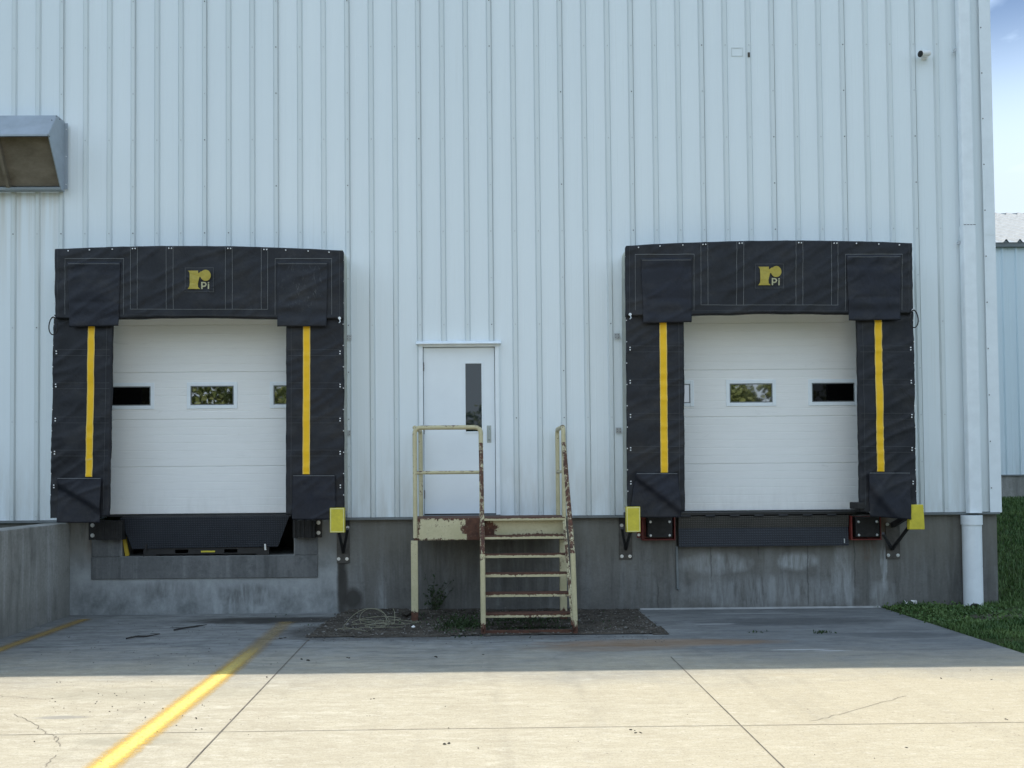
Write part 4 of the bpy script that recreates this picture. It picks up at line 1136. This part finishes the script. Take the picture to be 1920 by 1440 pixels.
for j in range(ny_):
    for i in range(nx_):
        q = [(i, j), (i+1, j), (i+1, j+1), (i, j+1)]
        if all(k in idx for k in q): b.f.append(tuple(idx[k] for k in q)); b.mi.append(0)
b.build('soil_bed', 'soil', kind='structure', smooth=True)

def rock(b, x, y, z, r, seed):
    rnd = random.Random(seed); o = len(b.v)
    for (a, c_, d_) in ((1, 0, 0), (-1, 0, 0), (0, 1, 0), (0, -1, 0), (0, 0, .7), (0, 0, -.5), (.6, .6, .4), (-.6, .6, .4), (.6, -.6, .4), (-.6, -.6, .4)):
        k = r*rnd.uniform(.7, 1.2); b.v.append((x+a*k, y+c_*k, z+d_*k))
    for f in ((0, 6, 4), (6, 2, 4), (2, 7, 4), (7, 1, 4), (1, 9, 4), (9, 3, 4), (3, 8, 4), (8, 0, 4), (0, 5, 2), (2, 5, 1), (1, 5, 3), (3, 5, 0), (0, 2, 6), (2, 1, 7), (1, 3, 9), (3, 0, 8)):
        b.f.append(tuple(o+i for i in f)); b.mi.append(0)
b = MB(); n_ = 0
while n_ < 2000:
    x, y = random.uniform(X0, X1), random.uniform(Y0, -.03)
    if not inside(x, y): continue
    r_ = random.choice((.004, .005, .007, .009, .013)) if random.random() < .985 else .024
    rock(b, x, y, .022+(.03*max(0, 1-abs(y)/.3)), r_, n_); n_ += 1
for i in range(420):                                 # stones kicked out over the slab edge
    px = random.uniform(575, 1255); t_ = abs(random.gauss(0, 1)); x, y = G(px, 1192+t_*7)
    rock(b, x, y, .002, random.choice((.003, .004, .005, .007)), i)
for i in range(120):
    x, y = G(random.gauss(590, 16), random.uniform(1160, 1196)); rock(b, x, y, .003, random.choice((.004, .006, .009)), i)
tag(b.build('gravel', 'gravel_stone'), 'grey gravel and dirt crumbs spread under the stairs', 'gravel', kind='stuff')
b = MB()
for i in range(360):                                 # crumbs blown over the concrete
    if i < 150: px, py = random.gauss(330, 120), random.uniform(1165, 1250)
    elif i < 260: px, py = random.gauss(230, 110), random.gauss(1325, 30)
    elif i < 320: px, py = random.gauss(650, 40), random.uniform(1185, 1200)
    else: px, py = random.uniform(0, 1900), random.uniform(1200, 1440)
    if py < 1165: continue
    x, y = G(px, py)
    if xw+.05 < x < xe-.1: rock(b, x, y, .002, random.choice((.002, .003, .004, .006)), i)
for px, py, r_ in ((650, 1234, .024), (578, 1238, .03), (568, 1236, .02), (527, 1197, .028), (536, 1196, .022), (174, 1215, .017), (818, 1232, .026), (907, 1227, .016), (836, 1395, .022), (1188, 1369, .017), (1199, 1374, .015), (1192, 1375, .013),
                   (498, 1270, .013), (110, 1279, .016), (30, 1204, .018), (1767, 1272, .014), (1858, 1274, .012), (698, 1311, .012), (1890, 1349, .014), (1694, 1401, .014), (690, 1343, .012), (130, 1195, .018)):
    x, y = G(px, py)
    for k in range(2): rock(b, x+random.uniform(-r_, r_)*1.1, y+random.uniform(-r_, r_), .001, r_*random.uniform(.35, .65), px+k)
tag(b.build('dirt_crumbs', 'clod'), 'dark dirt crumbs scattered over the concrete yard', 'dirt', kind='stuff')

def twig(pxs, label):
    pts = [G(*p) for p in pxs]; b = MB()
    P_ = [(p[0], p[1], .012+random.uniform(0, .012)) for p in pts]; b.tube(P_, [.009]*(len(P_)-1)+[.003], 6)
    for k in range(5):
        q = Vector(random.choice(P_)); b.tube([q, q+Vector((random.uniform(-.16, .16), random.uniform(-.08, .08), .01))], [.005, .002], 5)
    tag(b.build('twig', 'bark_twig'), label, 'twig')
twig([(326, 1183), (345, 1180), (370, 1176), (388, 1174)], 'single straight dark twig on the concrete nearer the dock')
twig([(237, 1201), (255, 1196), (275, 1195), (300, 1192)], 'dark twig with side shoots on the concrete nearer the sunlight')

# tangle of straw-coloured twine
b = MB(); rnd = random.Random(3)
for i in range(12):
    px, py = rnd.gauss(702, 22), rnd.uniform(1168, 1190); x, y = G(px, py); rx_, ry_ = rnd.uniform(.06, .26), rnd.uniform(.04, .14); a0 = rnd.uniform(0, 6); tl_ = rnd.uniform(-.4, .4); hh = rnd.uniform(.0, .20) if i < 4 else .015
    pts = []
    for k in range(16):
        t = a0+k/15*rnd.uniform(3.2, 5.2) if False else a0+k/15*4.4
        pts.append((x+rx_*math.cos(t), y+ry_*math.sin(t), .045+hh*max(0, math.sin(t+tl_))*.9+.01*rnd.random()))
    b.tube(pts, .003, 5)
for px0, py0, px1, py1 in ((705, 1172, 790, 1172), (640, 1188, 690, 1190), (716, 1158, 730, 1175), (632, 1188, 668, 1186), (728, 1168, 760, 1176)):
    p, q = G(px0, py0), G(px1, py1); b.tube([(*p, .05), ((p[0]+q[0])/2, (p[1]+q[1])/2, .06), (*q, .035)], .003, 5)
tag(b.build('twine', 'twine_straw', smooth=True), 'loose tangle of straw coloured twine on the dirt beside the stairs', 'twine')
px_, py_ = G(775, 1184); b = MB(); rock(b, px_, py_, .05, .026, 5); tag(b.build('pebble', 'paper_white', smooth=True), 'single white pebble on the dirt by the landing leg', 'pebble')
px_, py_ = G(763, 1158); b = MB(); rock(b, px_, py_, .04, .085, 9); rock(b, px_+.07, py_+.03, .03, .05, 10); tag(b.build('stone', 'clod'), 'pale lump of dirt against the landing leg', 'stone')
lx, ly = G(1704, 1142); b = MB()
for dx_, s_ in ((0, .03), (.09, .05)):
    for k in range(3): q = [(lx+dx_+random.uniform(-s_, s_), -.12+random.uniform(-.03, .03), .05+random.uniform(0, .06)) for _ in range(4)]; b.face(q)
tag(b.build('paper_scrap', 'paper_white'), 'crumpled white paper scrap in the grass at the foundation', 'litter')

def leafq(b, p, s, d, mi=0, wide=.45):
    d = d.normalized(); a = d.orthogonal().normalized(); a.rotate(__import__('mathutils').Quaternion(d, random.uniform(0, 6.28)))
    p = Vector(p); b.face([p, p+d*s*.5+a*s*wide*.6, p+d*s, p+d*s*.5-a*s*wide*.6], mi)
# weed growing at the wall
wx_, wz_ = W(815, 1143, -.08)
weed = thing('weed', 'dark leafy weed growing from the wall foot behind the landing leg', 'weed', (wx_, -.1, .03))
bs, bl_ = MB(), MB()
for i in range(13):
    tip = Vector((wx_+random.gauss(0, .11), -.1+random.uniform(-.08, .05), random.uniform(.15, .52))); base = Vector((wx_+random.uniform(-.03, .03), -.1, .03)); midp = (base+tip)/2+Vector((random.uniform(-.03, .03), 0, .03))
    bs.tube([base, midp, tip], [.004, .003, .0015], 5)
    for k in range(14):
        t = random.uniform(.15, 1); p = base.lerp(tip, t); leafq(bl_, p, random.uniform(.025, .06), Vector((random.gauss(0, 1), random.gauss(0, 1), random.gauss(.2, .6))))
bs.build('stem', 'stem_green', weed); bl_.build('foliage', 'weed_leaf', weed)
b = MB()
for i in range(1350):                                # ground-hugging moss and seedlings under the stairs, tufts in the joints
    k = random.random()
    if k < .6: px, py = random.gauss(865, 26), random.gauss(1174, 8)
    elif k < .82: px, py = random.gauss(990, 45), random.gauss(1172, 8)
    elif k < .85: px, py = random.gauss(1545, 9), random.gauss(1187, 1.2)
    elif k < .87: px, py = random.gauss(1420, 10), random.gauss(1186, 1.2)
    else: px, py = random.gauss(900, 150), random.uniform(1152, 1185)
    x, y = G(px, py)
    if y > -.05: continue
    z = .028 if inside(x, y) else 0.
    leafq(b, (x, y, z), random.uniform(.015, .04), Vector((random.gauss(0, .6), random.gauss(0, .6), 1)), 0, .5)
tag(b.build('ground_cover', 'weed_leaf'), 'low dark green moss and seedlings creeping under the stairs', 'ground cover', kind='stuff')

# grass along the pavement edge and up the bank
b = MB(); rnd = random.Random(11)
def blade(x, y, h, wd=.006):
    z = gz(x, y); a = rnd.uniform(0, 6.28); l = rnd.uniform(.2, .7)*h; dx_, dy_ = math.cos(a), math.sin(a)
    px_, py_ = -dy_*wd, dx_*wd
    b.face([(x-px_, y-py_, z), (x+px_, y+py_, z), (x+px_*.6+dx_*l*.4, y+py_*.6+dy_*l*.4, z+h*.6), (x+dx_*l, y+dy_*l, z+h)])
for i in range(26000):
    x = rnd.uniform(xe+.0, xe+2.6); y = -rnd.random()**1.0*3.6
    if x > xe+.5 and y > -.04 : continue
    g_ = mnoise.noise(Vector((x*2.2, y*2.2, 8)))
    if g_ < -.28 and rnd.random() < .8: continue
    if math.hypot((x-gx)/.45, (y-gy)/.28) < 1 and rnd.random() < .85: continue
    blade(x, y, rnd.uniform(.012, .045)*(1.2+g_))
for i in range(30000):
    x = rnd.uniform(XC, XC+6); y = rnd.uniform(0, 8.0)
    blade(x, y, rnd.uniform(.04, .10), .008)
for i in range(900):                                  # clover and broad leaves near the edge
    x = rnd.uniform(xe-.06, xe+1.3); y = -rnd.uniform(.0, 1.6)
    leafq(b, (x, y, gz(x, y)+rnd.uniform(.01, .05)), rnd.uniform(.02, .045), Vector((rnd.gauss(0, 1), rnd.gauss(0, 1), .5)), 0, .7)
tag(b.build('grass', 'grass_blade'), 'rough green grass beside the concrete and up the bank at the corner', 'grass', kind='stuff')

# ------------------------------------------------------------------ neighbouring building
YN = 8.2
ne0, ne1 = 8.0, 26.
zw0, zw1 = WZ(1890, 890, YN), WZ(1890, 462, YN); zf0 = WZ(1890, 955, YN)
nb = thing('metal_building', 'lower pale blue-grey metal building with a bright white ribbed roof behind the corner', 'building', ((ne0+ne1)/2, YN, zf0))
b = MB(); x = ne0; pts = []
while x < ne1:
    pts += [(x, 0), (x+.02, -.03), (x+.05, -.03), (x+.07, 0), (x+.15, 0), (x+.165, -.004), (x+.18, 0), (x+.23, 0), (x+.24, -.004), (x+.25, 0)]; x += .305
for (xa, ya_), (xb, yb2) in zip(pts, pts[1:]): b.face([(xa, YN+ya_, zw0), (xb, YN+yb2, zw0), (xb, YN+yb2, zw1), (xa, YN+ya_, zw1)])
b.box(ne0, ne1, YN+.02, YN+12, zw0, zw1-.02)
b.build('wall', 'grey_siding', nb)
b = MB(); b.box(ne0, ne1, YN-.02, YN+.2, zf0-1.2, zw0-.03).build('foundation', 'wing_concrete', nb)
b = MB(); b.box(ne0, ne1, YN-.05, YN, zw0-.03, zw0).build('base_flashing', 'dark_flashing', nb)
b = MB(); slope = .42; run_ = 4.6; x = ne0; pr = []
while x < ne1:
    pr += [(x, 0), (x+.05, .07), (x+.075, .07), (x+.125, 0)]; x += .305
for (xa, h0), (xb, h1) in zip(pr, pr[1:]): b.face([(xa, YN-.12, zw1+.06+h0), (xb, YN-.12, zw1+.06+h1), (xb, YN-.12+run_, zw1+.06+h1+slope*run_), (xa, YN-.12+run_, zw1+.06+h0+slope*run_)], 1 if h0 != h1 else 0)
b.face([(ne0, YN-.12+run_, zw1+.06+slope*run_), (ne1, YN-.12+run_, zw1+.06+slope*run_), (ne1, YN+2*run_, zw1), (ne0, YN+2*run_, zw1)])
b.build('roof', ['roof_metal', 'roof_rib'], nb)
b = MB(); b.box(ne0, ne1, YN-.1, YN-.0, zw1-.03, zw1+.055)
x = ne0
while x < ne1:
    b.prism([(x-.01, zw1+.055), (x+.11, zw1+.055), (x+.075, zw1+.1), (x+.025, zw1+.1)], YN-.115, YN-.09, 'y'); x += .305
b.build('eave_trim', 'dark_flashing', nb)
b = MB(); b.box(ne0, ne1, YN-.12+run_-.05, YN-.12+run_+.05, zw1+.05+slope*run_, zw1+.09+slope*run_).build('ridge_cap', 'dark_flashing', nb)

# ------------------------------------------------------------------ trees across the yard, seen mirrored in the door windows
b = MB(); rnd = random.Random(5)
def crown(cx, cy, h, w, n):
    for i in range(14):
        u = Vector((rnd.gauss(0, .4), rnd.gauss(0, .4), rnd.uniform(-.45, .42))); c_ = Vector((cx, cy, h*.55))+Vector((u.x*w, u.y*w, u.z*h*.9))
        for k in range(n//14):
            d_ = Vector((rnd.gauss(0, 1), rnd.gauss(0, 1), rnd.gauss(0, 1))).normalized(); p = c_+d_*(w*.32*rnd.random()**.4)
            leafq(b, p, rnd.uniform(.26, .5), Vector((rnd.gauss(0, 1), rnd.gauss(0, 1), rnd.gauss(-.2, .7))), 0, .8)
    b.tube([(cx, cy, 0), (cx+.2, cy, h*.4), (cx, cy, h*.7)], [.3, .2, .08], 8, 1)
for x, h, w in ((-34, 11, 9), (-28, 14, 10), (-24, 13, 9), (-20, 14, 10), (-16, 12, 9), (-9, 7.8, 6), (-4, 7.4, 5), (0, 7.2, 5), (5, 7.4, 5), (10, 7, 5), (14.5, 7, 4.5), (19.5, 8.2, 3.6), (24, 11, 4.5), (31, 10, 8), (38, 9, 8)):
    crown(x, -62+rnd.uniform(-2, 2), h, w, 6500 if abs(x) > 14 else 3000)
tag(b.build('treeline', ['tree_leaf', 'bark_twig']), 'line of leafy trees across the yard mirrored in the dock door windows', 'trees', kind='stuff')

# ------------------------------------------------------------------ light
EL, AZ = R(57.3), R(50)                                 # sun behind the building, a little to the left
sd = Vector((-math.sin(AZ)*math.cos(EL), math.cos(AZ)*math.cos(EL), math.sin(EL)))
ld = bpy.data.lights.new('sun', 'SUN'); ld.energy = 5.0; ld.angle = R(.35); ld.color = (1, .955, .88)
lo = bpy.data.objects.new('sun', ld); COL.objects.link(lo); lo.rotation_euler = sd.to_track_quat('Z', 'Y').to_euler(); lo.location = (0, 0, 30)
wd = bpy.data.worlds.new('World'); S.world = wd; wd.use_nodes = True
nt = wd.node_tree; bg = nt.nodes['Background']
sky = nt.nodes.new('ShaderNodeTexSky'); sky.sky_type = 'NISHITA'; sky.sun_disc = False; sky.sun_elevation = EL; sky.sun_rotation = -AZ
sky.air_density = 1.0; sky.dust_density = .6; sky.ozone_density = 1.2
tc = nt.nodes.new('ShaderNodeTexCoord'); mp = nt.nodes.new('ShaderNodeMapping'); mp.inputs['Scale'].default_value = (1, 1, 2.2); mp.inputs['Location'].default_value = (.35, .1, .0)
ns = nt.nodes.new('ShaderNodeTexNoise'); ns.inputs['Scale'].default_value = 2.2; ns.inputs['Detail'].default_value = 7; ns.inputs['Roughness'].default_value = .58; ns.inputs['Distortion'].default_value = .3
mr = nt.nodes.new('ShaderNodeMapRange'); mr.inputs[1].default_value = .38; mr.inputs[2].default_value = .60; mr.interpolation_type = 'SMOOTHSTEP'
mx = nt.nodes.new('ShaderNodeMix'); mx.data_type = 'RGBA'; mx.inputs[7].default_value = (5.6, 6.5, 7.4, 1)
L_ = nt.links.new
L_(tc.outputs['Generated'], mp.inputs[0]); L_(mp.outputs[0], ns.inputs['Vector']); L_(ns.outputs['Fac'], mr.inputs[0]); 
sp = nt.nodes.new('ShaderNodeSeparateXYZ'); L_(tc.outputs['Generated'], sp.inputs[0])
hz = nt.nodes.new('ShaderNodeMapRange'); hz.interpolation_type = 'SMOOTHSTEP'
for i_, v_ in enumerate((.25, .43, 1., 0.)): hz.inputs[i_+1].default_value = v_
L_(sp.outputs[2], hz.inputs[0])
add = nt.nodes.new('ShaderNodeMath'); add.operation = 'MAXIMUM'; L_(mr.outputs[0], add.inputs[0]); L_(hz.outputs[0], add.inputs[1])
L_(add.outputs[0], mx.inputs[0])
cm = nt.nodes.new('ShaderNodeMix'); cm.data_type = 'RGBA'; L_(hz.outputs[0], cm.inputs[0])
cm.inputs[6].default_value = (9.2, 11.5, 14.0, 1); cm.inputs[7].default_value = (5.5, 6.5, 7.5, 1); L_(cm.outputs[2], mx.inputs[7]); L_(sky.outputs[0], mx.inputs[6]); L_(mx.outputs[2], bg.inputs[0])  # clouds above the haze, out of view, brightened to fill the shaded wall
bg.inputs[1].default_value = .15

S.render.engine = 'CYCLES'
S.cycles.max_bounces = 8; S.cycles.diffuse_bounces = 5; S.cycles.use_denoising = True
S.view_settings.view_transform = 'Standard'; S.view_settings.look = 'None'; S.view_settings.exposure = 0; S.view_settings.gamma = 1
